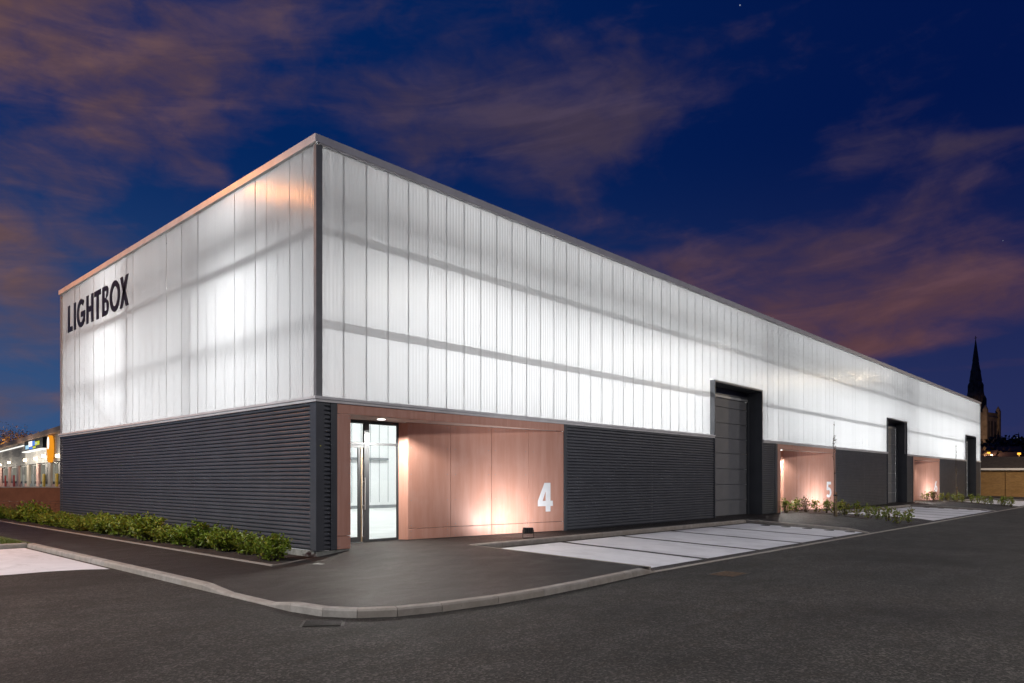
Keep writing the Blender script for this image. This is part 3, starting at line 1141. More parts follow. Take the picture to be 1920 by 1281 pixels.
# ---- steelwork and lining of the hall, seen glowing through the sheet and through the glass door
for z, hgt in ((6.27, 0.14), (4.64, 0.075)):
    gaps = [(0.31, LX - .1)] if z > 5 else [(0.31, 16.1), (20.2, 37.05), (41.2, 58.0), (62.0, LX - .1)]
    for a, c in gaps:
        MB().box(a, c, 0.31, 0.44, z - hgt / 2, z + hgt / 2).build('wall_rail', 'steel_paint', bld)
    MB().box(0.31, 0.44, 0.45, LY - .1, z - hgt / 2, z + hgt / 2).build('wall_rail', 'steel_paint', bld)
for y, w in ((5.72, 0.16), (10.53, 0.12)):
    MB().box(0.45, 0.66, y - w / 2, y + w / 2, 0, 7.6).build('steel_column', 'steel_paint', bld)
for x in (21.48, 42.5):
    MB().box(x - .08, x + .08, 0.45, 0.55, 0, 7.6).build('steel_column', 'steel_paint', bld)
MB().tube([(0.36, 13.9, 4.64), (0.36, 10.6, 2.75)], 0.05).build('cross_brace', 'steel_paint', bld)
b = MB().box(0.1, LX - .1, 0.97, LY - .1, -0.05, 0.012)
b.build('hall_floor', 'interior_floor', bld)
b = MB().box(0.1, LX, LY - .12, LY - .02, 0, ZT - .15).box(LX - .12, LX - .02, 0.1, LY - .13, 0, ZT - .15)
b.build('back_wall', 'white_wall', bld)
for x in (21.48, 42.5):
    MB().box(x - .05, x + .05, 0.56, LY - .13, 0.012, ZT - .15).build('partition_wall', 'white_wall', bld)
# things on the hall's back wall that show through the door
b = MB()
for i in range(40):
    xx = 0.3 + i * 0.53
    b.box(xx - .01, xx + .01, LY - .135, LY - .121, 0.3, 7.5)
b.build('liner_rib', 'bin_grey', bld)
b = MB().tube([(3.0, LY - .3, 2.6), (7.5, LY - .3, 5.4)], .05).tube([(7.6, LY - .3, 0.02), (7.6, LY - .3, 7.4)], .09).box(0.5, 14, LY - .28, LY - .2, 4.5, 4.65).box(0.5, 14, LY - .28, LY - .2, 2.35, 2.45)
b.build('hall_bracing', 'steel_paint', bld)
MB().box(0.4, 20, LY - .2, LY - .13, 0.012, 0.16).build('skirting', 'steel_paint', bld)
sg = thing('site_equipment', 'small yellow and black equipment stand inside the hall, seen through the glass door', 'equipment', (6.2, 9.0, 0.012))
MB().box(-.12, .12, -.1, .1, 0.55, 1.15).build('case', 'yellow_plastic', sg, bevel=.02)
b = MB().tube([(0, 0, .55), (-.2, .1, 0)], .02).tube([(0, 0, .55), (.2, .1, 0)], .02).tube([(0, 0, .55), (0, -.22, 0)], .02)
b.build('leg', 'black_plastic', sg)
MB().box(.16, .34, -.05, .05, .45, .6).box(.16, .34, -.05, .05, .75, .92).build('gauge', 'black_plastic', sg)

# rows of linear luminaires under the roof
def strip_light(x0, x1, y, z, w):
    MB().box(x0, x1, y - .07, y + .07, z + .012, z + .10).build('luminaire', 'aluminium', bld)
    l = bpy.data.lights.new('hall_light', 'AREA')
    l.shape = 'RECTANGLE'
    l.size = x1 - x0
    l.size_y = 0.16
    l.energy = w * (x1 - x0)
    l.color = (0.985, 0.995, 1.0)
    o = bpy.data.objects.new('hall_light', l)
    COL.objects.link(o)
    o.location = ((x0 + x1) / 2, y, z)
    o.parent = bld
    u = l.copy()
    u.energy = l.energy * .75
    o = bpy.data.objects.new('hall_uplight', u)
    COL.objects.link(o)
    o.location = ((x0 + x1) / 2, y, z + .105)
    o.rotation_euler = (math.pi, 0, 0)
    o.parent = bld


for u0, u1, f in ((1.5, 5.6, 1.42), (6.0, 20.8, .93), (22.2, 41.9, .88), (43.2, 62.9, .88)):
    strip_light(u0, u1, 3.5, 6.75, HALL_W * f)
    strip_light(u0, u1, 11.9, 6.75, HALL_W * 1.1 * f)

# ------------------------------------------------------------------ ground floodlights washing the entrance walls
fl = thing('floodlight', 'small black floodlight standing on the paving before the boards numbered 4', 'floodlight', (5.08, -0.92, path_z(5.08, -.92)), R(-36), 'ground floodlights at the entrances')
MB().box(-.12, .12, -.05, .07, .11, .25).build('housing', 'black_plastic', fl, bevel=.012)
b = MB()
for i in range(5):
    b.box(-.10 + i * .045, -.085 + i * .045, -.075, -.051, .12, .24)
b.build('cooling_fin', 'black_plastic', fl)
b = MB().box(-.135, -.124, -.02, .03, .02, .2).box(.124, .135, -.02, .03, .02, .2).box(-.135, .135, -.03, .04, 0, .02)
b.build('bracket', 'black_plastic', fl)
MB().box(-.10, .10, .072, .076, .13, .235).build('lens', 'lamp_white', fl)
spot_light('flood_light', (0.0, .10, .19), (0.04, 1.35, 1.15), 235, 172, 0.8, 0.16, (0.97, 0.98, 1.0), fl).scale = (1.0, 0.75, 1.0)
for k in (1, 2):
    c = copy_tree(fl)
    c.location = (5.08 + REDS[k][0] - .46, -0.92, path_z(24, -.8))
    c['label'] = f'small black floodlight lighting the numbered boards of the {UNITS[k]} unit behind young shrubs'


# ------------------------------------------------------------------ planting
def add_leaf(b, p, size, rng, updir=0.35):
    """a folded, pointed leaf of four triangles"""
    d = Vector((rng.gauss(0, 1), rng.gauss(0, 1), rng.gauss(updir, 0.8))).normalized()
    s = d.cross(Vector((rng.gauss(0, 1), rng.gauss(0, 1), rng.gauss(0, 1)))).normalized()
    nrm = d.cross(s)
    w = size * 0.30
    p = Vector(p)
    m1 = p + d * size * .5
    i = len(b.v)
    b.v += [tuple(p), tuple(m1 + s * w + nrm * w * .35), tuple(p + d * size), tuple(m1 - s * w + nrm * w * .35), tuple(m1 - nrm * w * .1)]
    b.f += [(i, i + 1, i + 4), (i + 1, i + 2, i + 4), (i + 2, i + 3, i + 4), (i + 3, i, i + 4)]


def shrub_meshes(seed, rx, ry, h, nst, leaves, lsize, leafmat):
    rng = random.Random(seed)
    lb, sb = MB(), MB()
    per = leaves // nst
    for s in range(nst):
        a = rng.uniform(0, 6.283)
        r = math.sqrt(rng.random())
        tip = Vector((rx * r * math.cos(a), ry * r * math.sin(a), h * (1.02 - 0.42 * r * r) * rng.uniform(.78, 1.1)))
        base = Vector((tip.x * .35, tip.y * .35, 0))
        mid = base.lerp(tip, .5) + Vector((rng.gauss(0, .04), rng.gauss(0, .04), 0.03))
        sb.tube([base, mid, tip], [.009, .006, .003], 5, False)
        for k in range(per):
            t = rng.random() ** .6
            q = base.lerp(mid, t * 2) if t < .5 else mid.lerp(tip, t * 2 - 1)
            q = q + Vector((rng.gauss(0, .05), rng.gauss(0, .05), rng.gauss(0, .03)))
            if q.z < 0.03:
                q.z = 0.03 + rng.random() * .05
            add_leaf(lb, q, lsize * rng.uniform(.65, 1.25), rng)
    return lb.mesh('foliage', leafmat), sb.mesh('stem', 'bark')


hedge = [shrub_meshes(20 + i, .39, .52, .58, 24, 1250, .085, 'leaf_green') for i in range(4)]
n_h = 22
yy = 0.28
for i in range(n_h):
    o = thing('shrub', f'dense green shrub in the bed along the left gable, {ORD[i]} from the building corner', 'shrub',
              (-0.60 + rnd.uniform(-.10, .10), yy + 0.35, -0.14), rnd.choice([0, R(180)]) + rnd.uniform(-.5, .5), 'shrubs in the bed along the gable')
    fm, smh = hedge[i % 4]
    link('foliage', fm, o)
    link('stem', smh, o)
    s = rnd.uniform(.82, 1.18)
    o.scale = (s, s, s * rnd.uniform(.68, 1.0))
    if i == 0:
        o.location = (-0.72, 0.30, -0.14)
        o.scale = (.85, .75, .85)
    yy += 1.02 * rnd.uniform(.92, 1.08)

young = [shrub_meshes(40 + i, .17, .17, .52, 6, 120, .085, 'leaf_young') for i in range(3)]
redd = [shrub_meshes(50, .16, .16, .60, 7, 70, .07, 'leaf_reddish')]


def young_row(pts, unit, redset):
    n = len(pts)
    for i, (x, y) in enumerate(pts):
        isr = i in redset
        fm, smh = (redd[0] if isr else young[i % 3])
        kindw = 'thin reddish young shrub' if isr else 'small upright young green shrub'
        o = thing('young_shrub', f'{kindw} before the {UNITS[unit - 4]} unit, {ORD[i]} from the wall in its strip', 'shrub', (x, y, path_z(x, y) + .01), rnd.uniform(0, 6.28), f'young shrubs in the strip before the {UNITS[unit - 4]} unit')
        link('foliage', fm, o)
        link('stem', smh, o)
        s = rnd.uniform(1.05, 1.4)
        o.scale = (s, s, s)


row5 = [(22.0, -0.22), (23.1, -0.20), (23.6, -0.45), (23.2, -0.62), (23.25, -1.0), (23.1, -1.45), (22.85, -1.95), (22.4, -2.45), (22.15, -2.95), (21.75, -3.5), (21.2, -4.0), (20.75, -4.45), (20.4, -4.85), (21.6, -4.9)]
row6 = [(45.3, -0.1), (46.1, -0.15), (46.4, -0.3), (45.9, -0.55), (45.4, -1.0), (46.4, -1.15), (45.8, -1.7), (45.1, -2.2), (45.2, -2.7), (44.5, -3.2), (43.4, -3.7), (42.9, -4.1), (43.4, -4.5), (42.9, -4.75), (43.4, -5.0)]
young_row(row5, 5, {2, 3})
young_row(row6, 6, {1, 3})
tag(MB().prism([(21.75, 0.0), (23.9, 0.0), (23.6, -1.3), (22.7, -3.1), (21.3, -5.15), (19.9, -5.15), (21.3, -3.4), (22.4, -1.9), (22.75, -0.5)], -.4, [path_z(30, q) + .012 for q in (0, 0, -1.3, -3.1, -5.15, -5.15, -3.4, -1.9, -.5)]).build('planting_bed', 'soil'), kind='structure')
tag(MB().prism([(45.0, 0.0), (46.7, 0.0), (46.8, -1.3), (45.6, -3.1), (43.9, -5.2), (42.4, -5.2), (44.1, -3.4), (45.0, -1.9), (45.4, -0.5)], -.4, [path_z(60, q) + .012 for q in (0, 0, -1.3, -3.1, -5.2, -5.2, -3.4, -1.9, -.5)]).build('planting_bed', 'soil'), kind='structure')


def sapling(x, y, unit, h):
    z = path_z(x, y)
    o = thing('sapling', f'bare young tree tied to a short stake before the {UNITS[unit - 4]} unit', 'tree', (x, y, z))
    rng = random.Random(unit)
    b = MB().tube([(0, 0, 0), (.02, 0, h * .4), (-.015, .01, h * .75), (.0, 0, h)], [.022, .018, .011, .004], 6)
    lb = MB()
    for i in range(12):
        t = rng.uniform(.42, .97)
        a = rng.uniform(0, 6.28)
        L_ = (1.05 - t) * rng.uniform(.35, .8)
        p = Vector((0, 0, h * t))
        q = p + Vector((math.cos(a) * L_ * .35, math.sin(a) * L_ * .35, L_ * .9))
        b.tube([p, p.lerp(q, .5) + Vector((math.cos(a) * .03, math.sin(a) * .03, 0)), q], [.007, .005, .002], 5, False)
        for k in range(5):
            add_leaf(lb, p.lerp(q, rng.random()), .05, rng)
    b.build('trunk', 'bark', o)
    lb.build('foliage', 'leaf_reddish', o)
    b = MB().tube([(.09, -.05, -.02), (.09, -.05, .95)], .035, 8)
    b.build('stake', 'stake_wood', o)
    MB().box(-.02, .12, -.09, .02, .80, .85).build('tie', 'black_plastic', o)


sapling(21.41, -2.35, 5, 3.7)
sapling(45.9, -1.7, 6, 3.7)

# ------------------------------------------------------------------ small things on the paving and road
tag(MB().prism([(-.52, -.72), (-.22, -.58), (-.17, -.78), (-.47, -.92)], -.149, -.143).build('access_cover', 'aluminium'), 'small pale metal access cover in the paving off the building corner', 'access cover')
mh = thing('manhole_cover', 'rusty oblong manhole cover set in the road before the parking bays', 'manhole cover', (4.05, -6.45, RZ))
MB().box(-.34, .34, -.25, .25, -.05, .004).build('cover_frame', 'cast_iron', mh)
b = MB().box(-.30, .30, -.21, .21, .004, .008)
for i in range(8):
    for j in range(5):
        b.box(-.27 + i * .072, -.235 + i * .072, -.18 + j * .077, -.145 + j * .077, .008, .012)
b.build('cover_plate', 'cover_rust', mh)
gy = thing('road_gully', 'dark slotted gully grating in the road under the rounded kerb', 'gully', (-3.02, -5.05, RZ), R(-38))
MB().box(-.24, .24, -.20, .20, -.05, .002).build('grate_frame', 'cast_iron', gy)
for i in range(9):
    MB().box(-.205, .205, -.17 + i * .04, -.152 + i * .04, .002, .012).build('grate_bar', 'cast_iron', gy)
# two small markers of light on the corner flashing
tag(MB().box(0.075, 0.085, -0.02, -0.0165, 2.02, 2.032).build('indicator_lamp', 'led_yellow', bld))

# ------------------------------------------------------------------ street lamps (outside the picture; they light the yard)


def street_lamp(loc, h, rz, label, power, col):
    o = thing('street_lamp', label, 'street lamp', loc, rz, 'street lamps round the yard')
    MB().tube([(0, 0, 0), (0, 0, 1.2), (0, 0, 1.25), (0, 0, h - .3), (.25, 0, h - .05), (1.1, 0, h + .05)], [.09, .09, .06, .045, .04, .035], 10).build('post', 'aluminium', o)
    MB().prism([(.95, -.14), (1.65, -.11), (1.65, .11), (.95, .14)], h + .0, h + .13).build('lantern', 'aluminium', o)
    MB().box(1.05, 1.55, -.09, .09, h - .012, h - .002).build('lens', 'lamp_warm', o)
    area_light('street_light', (1.3, 0, h - .03), power, .45, col, (0, 0, 0), o)


street_lamp((-21.0, 3.0, RZ), 12, R(0), 'tall street lamp beyond the left of the junction', STREET_W * 2.7, (1.0, .99, .97))
street_lamp((-4.0, -24.0, RZ), 12, R(90), 'tall street lamp on the verge behind the junction', STREET_W * 0.9, (1.0, .94, .86))
street_lamp((17.0, -21.0, RZ), 12, R(90), 'tall street lamp on the verge opposite the first unit', STREET_W * .65, (1.0, .93, .85))
street_lamp((42.0, -21.0, RZ), 12, R(90), 'tall street lamp on the verge opposite the second unit', STREET_W * .9, (1.0, .93, .85))
street_lamp((66.0, -19.0, RZ), 12, R(90), 'tall street lamp on the verge opposite the last unit', STREET_W * 1.6, (1.0, .80, .55))
street_lamp((-7.6, 13.5, -.15), 12.8, R(10), 'orange street lamp in the lawn beside the gable', STREET_W * .42, (1.0, .34, .07))

# ------------------------------------------------------------------ left distance: wall, shop block, trees
wl = thing('garden_wall', 'low brown wall with pale coping beyond the hedge', 'wall')
A = Vector((-1.6, 33.0))
B = Vector((5.2, 25.7))
t = (B - A).normalized()
nn_ = Vector((t.y, -t.x))
q0, q1 = A, B
MB().prism([tuple(A), tuple(B), tuple(B - nn_ * .25), tuple(A - nn_ * .25)], .34, 1.0).build('upper_wall', 'render_brown', wl)
b = MB()
L_ = (B - A).length
n_c = 6
for r_ in range(n_c):
    z0 = -.4 + r_ * .123
    off = .25 if r_ % 2 else 0
    s = -off
    while s < L_:
        e_ = min(L_, s + .49)
        s0 = max(0, s)
        if e_ - s0 > .03:
            a, c = A + t * s0, A + t * (e_ - .012)
            jit = rnd.uniform(0, .012)
            b.prism([tuple(a + nn_ * jit), tuple(c + nn_ * jit), tuple(c - nn_ * .25), tuple(a - nn_ * .25)], z0, z0 + .112)
        s += .5
tag(b.build('block', 'render_brown', wl), kind='stuff')
MB().prism([tuple(A + nn_ * .04), tuple(B + nn_ * .04), tuple(B - nn_ * .29), tuple(A - nn_ * .29)], 1.0, 1.05).build('coping', 'column_cream', wl)

# shop block: local s runs away to the left along the front, p towards the viewer
SA = Vector((11.633, 61.36))
SD = Vector((0.0988, 0.9951))
SN = Vector((-0.9951, 0.0988))


def sh(b, s0, s1, p0, p1, z0, z1):
    P = lambda s, p: tuple(SA + SD * s + SN * p)
    return b.prism([P(s0, p0), P(s1, p0), P(s1, p1), P(s0, p1)], z0, z1)


sp_ = thing('shop_block', 'floodlit single storey shop building with brown fascia and glazed bays beyond the low wall', 'building')
sh(MB(), -14, 50, -16, -0.9, -.3, 5.6).build('wall', 'shop_cladding', sp_)
sh(MB(), -14.3, 50.3, -16.3, 0.6, 5.62, 6.05).build('roof', 'shop_fascia', sp_)
sh(MB(), -14, 50, -.88, 0.0, 3.1, 5.6).build('fascia_panel', 'shop_cladding', sp_)
sh(MB(), 22, 50, .01, .12, 5.25, 5.36).build('light_strip', 'sign_white', sp_)
b = MB()
for i in range(33):
    sh(b, 22 + i * .85, 22.05 + i * .85, .003, .03, 3.2, 5.2)
tag(b.build('cladding_rib', 'shop_dark', sp_), kind='stuff')
cols_s = [(-8, 'column_cream'), (-1.2, 'column_cream'), (5.9, 'column_cream'), (13.0, 'column_pink'), (19.7, 'column_cream'), (27.9, 'column_pink'), (36.3, 'column_pink'), (44.6, 'column_pink'), (49.2, 'column_pink')]
for s, mt in cols_s:
    sh(MB(), s - .75, s + .75, -.8, .0, -.3, 3.08).build('pier', mt, sp_)
for (s0, _), (s1, _) in zip(cols_s, cols_s[1:]):
    f = sh(MB(), s0 + .76, s1 - .76, -.26, -.2, -.3, 3.08).build('shop_window', 'shop_dark', sp_)
    wdt = s1 - s0 - 1.52
    for k in range(4):
        sh(MB(), s0 + .76 + wdt * (k + .08) / 4, s0 + .76 + wdt * (k + .92) / 4, -.195, -.18, 1.25, 2.95).build('pane', 'window_shop' if (k + int(s0)) % 3 else 'shop_cladding', f)
    sh(MB(), s0 + .8, s1 - .8, -.19, -.10, -.3, 1.0).build('stall_riser', 'column_pink' if s0 > 18 or s0 < 3 else 'bin_grey', f)
    b = MB()
    for k in range(1):
        sh(b, s0 + 1.2 + wdt * .3, s0 + 1.9 + wdt * .3, -.10, .05, 0.2, 2.0)
    b.build('display', ('red_paint', 'bin_grey', 'yellow_plastic')[int(s0) % 3], f)
# projecting shop sign box with lit blocks
sb_ = sh(MB(), 7.0, 19.4, .02, .35, 4.55, 5.58).build('sign_box', 'sign_navy', sp_)
for s0, s1, z0, z1, mt in ((16.0, 18.2, 4.72, 5.12, 'sign_pale'), (13.6, 15.9, 4.92, 5.46, 'sign_white'), (11.9, 13.4, 4.95, 5.42, 'sign_blue'), (9.0, 11.6, 4.92, 5.30, 'sign_yellow'), (13.4, 15.4, 4.62, 4.86, 'sign_blue'), (11.4, 13.0, 4.66, 4.86, 'sign_yellow'), (10.2, 11.5, 5.05, 5.2, 'sign_pale')):
    sh(MB(), s0, s1, .36, .40, z0, z1).build('sign_block', mt, sb_)
sh(MB(), 6.6, 19.6, .02, .55, 4.40, 4.50).build('canopy_edge', 'sign_white', sp_)
# tall rounded orange sign
b = MB()
n_ = 28
ptsO = [(3.5 + .98 * math.cos(k * 2 * math.pi / n_), 4.30 + 1.27 * math.sin(k * 2 * math.pi / n_)) for k in range(n_)]


def upright(b, pts, p0, p1):
    f0 = [tuple(SA + SD * s + SN * p1) + (z,) for s, z in pts]
    f1 = [tuple(SA + SD * s + SN * p0) + (z,) for s, z in pts]
    b.quad(*f0)
    b.quad(*reversed(f1))
    for i in range(len(pts)):
        j = (i + 1) % len(pts)
        b.quad(f0[i], f0[j], f1[j], f1[i])
    return b


so = upright(b, ptsO, .10, .40).build('oval_sign', 'sign_orange', sp_)
upright(MB(), [(3.5 + .52 * math.cos(k * 2 * math.pi / n_), 4.85 + .58 * math.sin(k * 2 * math.pi / n_)) for k in range(n_)], .41, .44).build('sign_face', 'sign_white', so)
for i, (s, z) in enumerate(((20.9, 3.62), (13.4, 3.63), (44.3, 3.5), (0.6, 3.6), (34.5, 3.62), (8.2, 3.75))):
    b = MB()
    sh(b, s - .2, s + .2, .02, .25, z - .12, z + .12)
    lmp = b.build('wall_lamp', 'lamp_warm', sp_)
    P = SA + SD * s + SN * 2.3
    l = bpy.data.lights.new('shop_light', 'POINT')
    l.energy = (430, 520, 480, 250, 250, 170)[i]
    l.color = (1.0, .90, .74)
    l.shadow_soft_size = .2
    lo = bpy.data.objects.new('shop_light', l)
    COL.objects.link(lo)
    lo.location = (P.x, P.y, z)
yb = thing('barrier', 'small yellow barrier lying behind the low wall by the shops', 'barrier', tuple(SA + SD * 21.3 + SN * 3) + (0,), math.atan2(SD.y, SD.x))
MB().box(-1.2, 1.2, -.1, .1, .35, .75).build('board', 'yellow_plastic', yb)
MB().box(-.9, -.8, -.25, .25, 0, .35).box(.8, .9, -.25, .25, 0, .35).build('foot', 'yellow_plastic', yb)


def tree(loc, h, cr, seed, label, leafmat, nl=2600, ls=.45, group=None):
    rng = random.Random(seed)
    o = thing('tree', label, 'tree', loc, 0, group)
    tb_, lb = MB(), MB()
    tb_.tube([(0, 0, -.3), (.1, 0, h * .3), (0, .1, h * .6), (0, 0, h * .9)], [h * .03, h * .022, h * .014, h * .004], 7)
    tips = []
    for i in range(11):
        z = h * rng.uniform(.3, .75)
        a = rng.uniform(0, 6.28)
        q = Vector((math.cos(a) * cr * rng.uniform(.5, .95), math.sin(a) * cr * rng.uniform(.5, .95), min(h, z + h * rng.uniform(.08, .28))))
        tb_.tube([(0, 0, z), Vector((0, 0, z)).lerp(q, .5) + Vector((0, 0, .2)), q], [h * .012, h * .007, h * .002], 5, False)
        tips.append(q)
    tips.append(Vector((0, 0, h * .92)))
    for i in range(nl):
        c = rng.choice(tips)
        p = c + Vector((rng.gauss(0, cr * .24), rng.gauss(0, cr * .24), rng.gauss(0, h * .075)))
        add_leaf(lb, p, ls * rng.uniform(.6, 1.3), rng)
    tb_.build('trunk', 'bark', o)
    link('crown', lb.mesh('crown', leafmat), o)
    return o


for i, (x, y, h, cr, d) in enumerate(((16.5, 123, 9.6, 4.6, 'leftmost'), (20.0, 120, 9.3, 4.4, 'second from left'), (23.6, 118, 8.4, 4.0, 'third from left'), (27.5, 117, 7.0, 3.6, 'rightmost'))):
    tree((x, y, -.3), h, cr, 60 + i, f'orange-lit tree rising behind the shop roof, {d} of its row', 'leaf_autumn', 8000, .22, 'trees behind the shops')

for i, (x, y) in enumerate(((18.6, 113.5), (24.0, 112.8))):  # lamp posts added behind the shops to throw orange light on the trees
    o = thing('added_tree_lamp', ('left' if i == 0 else 'right') + ' orange lamp post added behind the shops to light the trees', 'street lamp', (x, y, -.3), 0, 'added lamp posts behind the shops')
    MB().tube([(0, 0, 0), (0, 0, 5.6)], .06).build('post', 'aluminium', o)
    MB().box(-.35, .35, -.15, .15, 5.6, 5.8).build('lantern', 'aluminium', o)
    MB().box(-.3, .3, -.12, .12, 5.58, 5.597).build('lens', 'lamp_sodium', o)
    l = bpy.data.lights.new('added_tree_light', 'POINT')
    l.energy = 2000
    l.color = (1.0, .55, .2)
    l.shadow_soft_size = .25
    lo = bpy.data.objects.new('added_tree_light', l)
    COL.objects.link(lo)
    lo.parent = o
    lo.location = (0, .0, 6.1)

# ------------------------------------------------------------------ right distance: low brick building, hill, church
rb = thing('brick_outbuilding', 'low ochre brick building with white gutter and dark tiled roof past the warehouse', 'building')
RA = Vector((64.6, 2.9))
RD = Vector((72.5, -5.3)) - RA
RL = RD.length + 10
RD.normalize()
RN = Vector((-RD.y, RD.x))
if RN.x < 0:
    RN = -RN


def rr_(b, s0, s1, p0, p1, z0, z1):
    P = lambda s, p: tuple(RA + RD * s + RN * p)
    return b.prism([P(s0, p0), P(s1, p0), P(s1, p1), P(s0, p1)], z0, z1)


for s0, s1 in ((-1, 5.5), (5.56, 11.5), (11.56, RL)):
    rr_(MB(), s0, s1, 0, .3, -.4, 2.25).build('wall', 'brick_far', rb)
rr_(MB(), -1, RL, .06, 6.0, -.4, 2.2).build('rear_wall', 'brick_far', rb)
rr_(MB(), -1.1, RL, -.25, -.12, 2.26, 2.44).build('gutter', 'gutter_white', rb)
b = MB()
P = lambda s, p, z: (*(RA + RD * s + RN * p), z)
rows = 9
for i in range(rows):
    p0, p1 = -.15 + 3.3 * i / rows, -.15 + 3.3 * (i + 1) / rows
    z0, z1 = 2.42 + 1.15 * i / rows, 2.42 + 1.15 * (i + 1) / rows
    s = -1.1
    while s < RL:
        j = rnd.uniform(0, .02)
        b.quad(P(s, p0, z0 + .045 + j), P(s + .33, p0, z0 + .045 + j), P(s + .33, p1, z1 + .01), P(s, p1, z1 + .01))
        b.quad(P(s, p0, z0 + .0), P(s + .33, p0, z0 + .0), P(s + .33, p0, z0 + .045 + j), P(s, p0, z0 + .045 + j))
        s += .345
b.quad(P(-1.1, 3.15, 3.58), P(RL, 3.15, 3.58), P(RL, 6.4, 2.4), P(-1.1, 6.4, 2.4))
b.build('roof', 'roof_tile', rb)

# hill
hb = MB()
nx, ny = 40, 20
for j in range(ny + 1):
    for i in range(nx + 1):
        x = 180 + 340 * j / ny
        y = -160 + 420 * i / nx
        z = -0.5 + 14.5 * sm(0.0, .30, j / ny) + 0.5 * math.sin(i * .7 + j) * sm(.1, .5, j / ny)
        hb.v.append((x, y, z - 4))
for j in range(ny):
    for i in range(nx):
        a = j * (nx + 1) + i
        hb.f.append((a, a + 1, a + nx + 2, a + nx + 1))
tag(hb.build('hill', 'hill_ground'), kind='structure')


def hill_z(x):
    return -4.5 + 14.5 * sm(0.0, .30, (x - 180) / 340)


b = MB()
rng = random.Random(5)
for i in range(290):
    x = rng.uniform(236, 300)
    y = rng.uniform(-60, 110)
    z = hill_z(x)
    r_ = rng.uniform(1.6, 3.2)
    for k in range(46):
        d = Vector((rng.gauss(0, 1), rng.gauss(0, 1), rng.gauss(0, 1))).normalized() * r_ * rng.uniform(.5, 1.05)
        add_leaf(b, (x + d.x, y + d.y, z + .8 + r_ * .9 + d.z), 1.5, rng)
me = b.mesh('woodland', 'leaf_dark')
tag(link('woodland', me), 'dark wooded hillside beyond the brick building', 'woodland', kind='stuff')


def house(x, y, w, d, h, label, lit):
    o = thing('house', label, 'house', (x, y, hill_z(x) - 1.2), rnd.uniform(-.5, .5), 'houses on the hillside')
    MB().box(-d / 2, d / 2, -w / 2, w / 2, 0, h).build('wall', 'house_wall', o)
    b = MB()
    v = [(-d / 2 - .3, -w / 2 - .3, h), (d / 2 + .3, -w / 2 - .3, h), (d / 2 + .3, w / 2 + .3, h), (-d / 2 - .3, w / 2 + .3, h), (0, -w / 2 - .3, h + d * .4), (0, w / 2 + .3, h + d * .4)]
    b.v = v
    b.f = [(0, 3, 5, 4), (1, 4, 5, 2), (0, 4, 1), (3, 2, 5), (0, 1, 2, 3)]
    b.build('roof', 'roof_tile', o)
    for k in range(3):
        for zz in (0.9, 2.7):
            yk = -w / 2 + w * (k + .5) / 3
            MB().box(-d / 2 - .04, -d / 2 - .005, yk - .4, yk + .4, zz, zz + 1.1).build('window', 'window_warm' if (k + int(zz)) % 3 == lit else 'shop_dark', o)


hs = [(229, 20.6, 4.6, 5, 4.4), (232, 26.5, 5.0, 5, 4.6), (239, 22.4, 5.0, 5, 4.2), (242, 28.6, 5.5, 5, 4.4), (248, 24.0, 5.5, 5, 4.4), (251, 30.5, 5.0, 5, 4.2)]
for i, (x, y, w, d, h) in enumerate(hs):
    house(x, y, w, d, h, f'dim pitched roof house on the wooded hillside, {ORD[i]} built up the slope', i % 3)
# glowing chimney, street glow on the slope
ch = thing('brick_chimney', 'short square brick stack lit orange above the dark trees', 'chimney', (305.2, 33.9, 8))
MB().box(-.9, .9, -.8, .8, 0, 8.6).build('shaft', 'house_wall', ch)
MB().box(-1.05, 1.05, -.95, .95, 8.6, 9.1).build('cap', 'house_wall', ch)
spot_light('chimney_light', (-9, 3, 2), (0, 0, 7), 700, 60, .5, .3, (1.0, .38, .08), ch)
lt = thing('distant_lamp', 'orange street lamp glowing at the foot of the hillside', 'street lamp', (226, 18.6, 3.4))
MB().tube([(0, 0, -3), (0, 0, 5)], .1).build('post', 'shop_dark', lt)
MB().box(-.35, .35, -.35, .35, 4.9, 5.4).build('lantern', 'lamp_sodium', lt)
l = bpy.data.lights.new('distant_light', 'POINT')
l.energy = 2500
l.color = (1, .45, .1)
l.shadow_soft_size = .4
lo = bpy.data.objects.new('distant_light', l)
COL.objects.link(lo)
lo.parent = lt
lo.location = (-1.5, 0, 4.6)


lt2 = copy_tree(lt)
lt2.location = (239, 27.6, 4.2)
lt2['label'] = 'smaller reddish street lamp among the hillside houses'
for o_ in lt2.children:
    if o_.type == 'LIGHT':
        o_.data = o_.data.copy()
        o_.data.energy = 1500
        o_.data.color = (1, .5, .3)


def spire(x, y, zb, base, zt, label):
    o = thing('spire', label, 'spire', (x, y, zb))
    n = 8
    b = MB()
    i0 = 0
    for k in range(n):
        a = k * math.pi / 4
        b.v.append((base * math.cos(a), base * math.sin(a), zt * .35))
    b.v.append((0, 0, zt))
    b.f = [(k, (k + 1) % n, n) for k in range(n)] + [tuple(range(n))]
    b.build('steeple', 'stone_dark', o)
    MB().box(-base, base, -base, base, 0, zt * .35).build('tower', 'stone_dark', o)


spire(304.1, 35.1, 8, .9, 12.5, 'slim dark spire left of the orange chimney stack')
spire(309.2, 29.65, 8, 1.0, 11.2, 'slim dark spire right of the orange chimney stack')

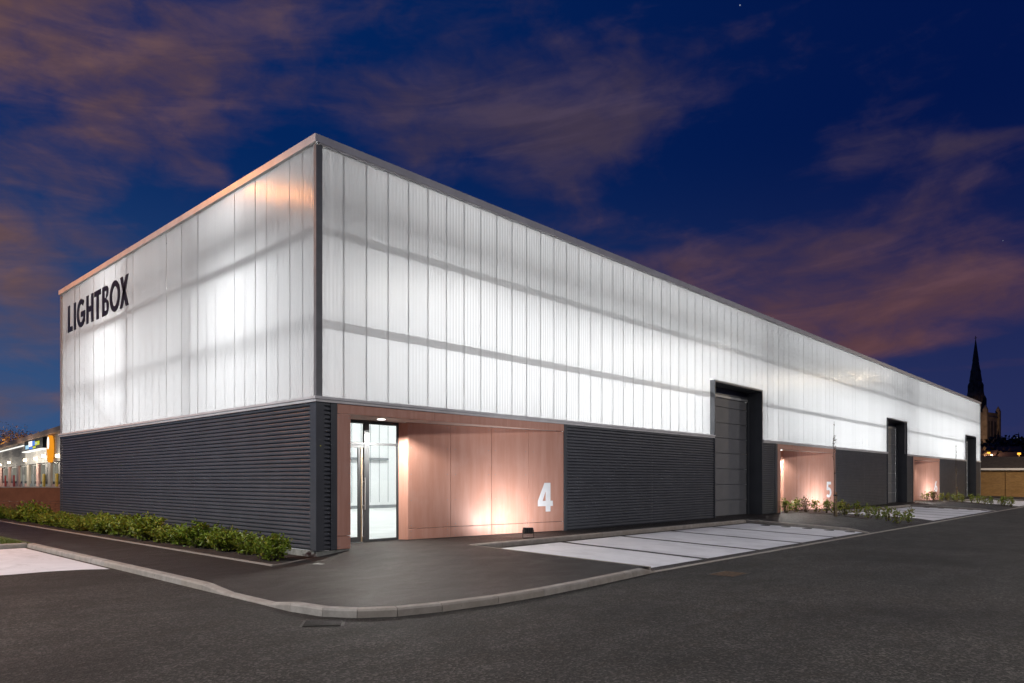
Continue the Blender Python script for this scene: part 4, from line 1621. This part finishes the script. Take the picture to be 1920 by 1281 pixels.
# church tower with tall stone spire
cx_, cy_ = 404.4, 59.6
chh = thing('church', 'tall Gothic stone church spire and tower beyond the end of the warehouse', 'church', (cx_, cy_, 6), R(-12))
tw = 7.1
MB().box(-tw, tw, -tw, tw, 0, 28).build('tower', 'stone', chh)
b = MB()
for sx_ in (-1, 1):
    for sy_ in (-1, 1):
        b.box(sx_ * tw - .9, sx_ * tw + .9, sy_ * tw - .9, sy_ * tw + .9, 0, 29.5)
        b.prism([(sx_ * tw - .7, sy_ * tw - .7), (sx_ * tw + .7, sy_ * tw - .7), (sx_ * tw + .7, sy_ * tw + .7), (sx_ * tw - .7, sy_ * tw + .7)], 29.5, 30.2)
        i = len(b.v)
        b.v += [(sx_ * tw - .6, sy_ * tw - .6, 30.2), (sx_ * tw + .6, sy_ * tw - .6, 30.2), (sx_ * tw + .6, sy_ * tw + .6, 30.2), (sx_ * tw - .6, sy_ * tw + .6, 30.2), (sx_ * tw, sy_ * tw, 31.8)]
        b.f += [(i, i + 1, i + 4), (i + 1, i + 2, i + 4), (i + 2, i + 3, i + 4), (i + 3, i, i + 4)]
b.build('buttress', 'stone', chh)
for s0 in (-4.6, -1.0, 2.6):
    for z0, z1 in ((4, 11), (14, 24)):
        o = MB().box(-tw - .06, -tw - .01, s0, s0 + 2.0, z0, z1).build('window', 'stone_dark', chh)
        o = MB().box(s0, s0 + 2.0, -tw - .06, -tw - .01, z0, z1).build('window', 'stone_dark', chh)
for z in (12.2, 25.6, 27.6):
    MB().box(-tw - .35, tw + .35, -tw - .35, tw + .35, z, z + .5).build('string_course', 'stone', chh)
# octagonal spire in three stages with lucarnes and pinnacles
b = MB()
prof = [(28, 5.0), (33, 4.0), (36, 3.65), (36.5, 3.75), (44, 2.6), (44.5, 2.7), (54, 1.3), (54.4, 1.38), (65, .12)]
n = 8
for z, r_ in prof:
    for k in range(n):
        a = (k + .5) * math.pi / 4
        b.v.append((r_ * math.cos(a), r_ * math.sin(a), z))
for j in range(len(prof) - 1):
    for k in range(n):
        q = (k + 1) % n
        b.f.append((j * n + k, j * n + q, (j + 1) * n + q, (j + 1) * n + k))
b.build('spire', 'spire_stone', chh)
for k in range(8):
    a = k * math.pi / 4
    for z, r_, q in ((33.5, 4.1, .55), (40.5, 3.0, .42), (47.5, 1.9, .32)):
        x, y = r_ * math.cos(a), r_ * math.sin(a)
        b = MB().box(x - q, x + q, y - q, y + q, z - 1.5, z + 1.6)
        i = len(b.v)
        b.v += [(x - q, y - q, z + 1.6), (x + q, y - q, z + 1.6), (x + q, y + q, z + 1.6), (x - q, y + q, z + 1.6), (x, y, z + 4.2 * q + 1.2)]
        b.f += [(i, i + 1, i + 4), (i + 1, i + 2, i + 4), (i + 2, i + 3, i + 4), (i + 3, i, i + 4)]
        b.build('lucarne', 'spire_stone', chh)
MB().tube([(0, 0, 64.5), (0, 0, 66.5)], .15).box(-.1, .1, -.6, .6, 65.4, 65.6).build('cross', 'stone_dark', chh)
MB().box(7.2, 40, -6, 6, 0, 15).build('nave', 'stone_dark', chh)
spot_light('church_light', (-30, -16, 15), (0, -1, 20), 12000, 60, .6, .5, (1.0, .66, .36), chh)
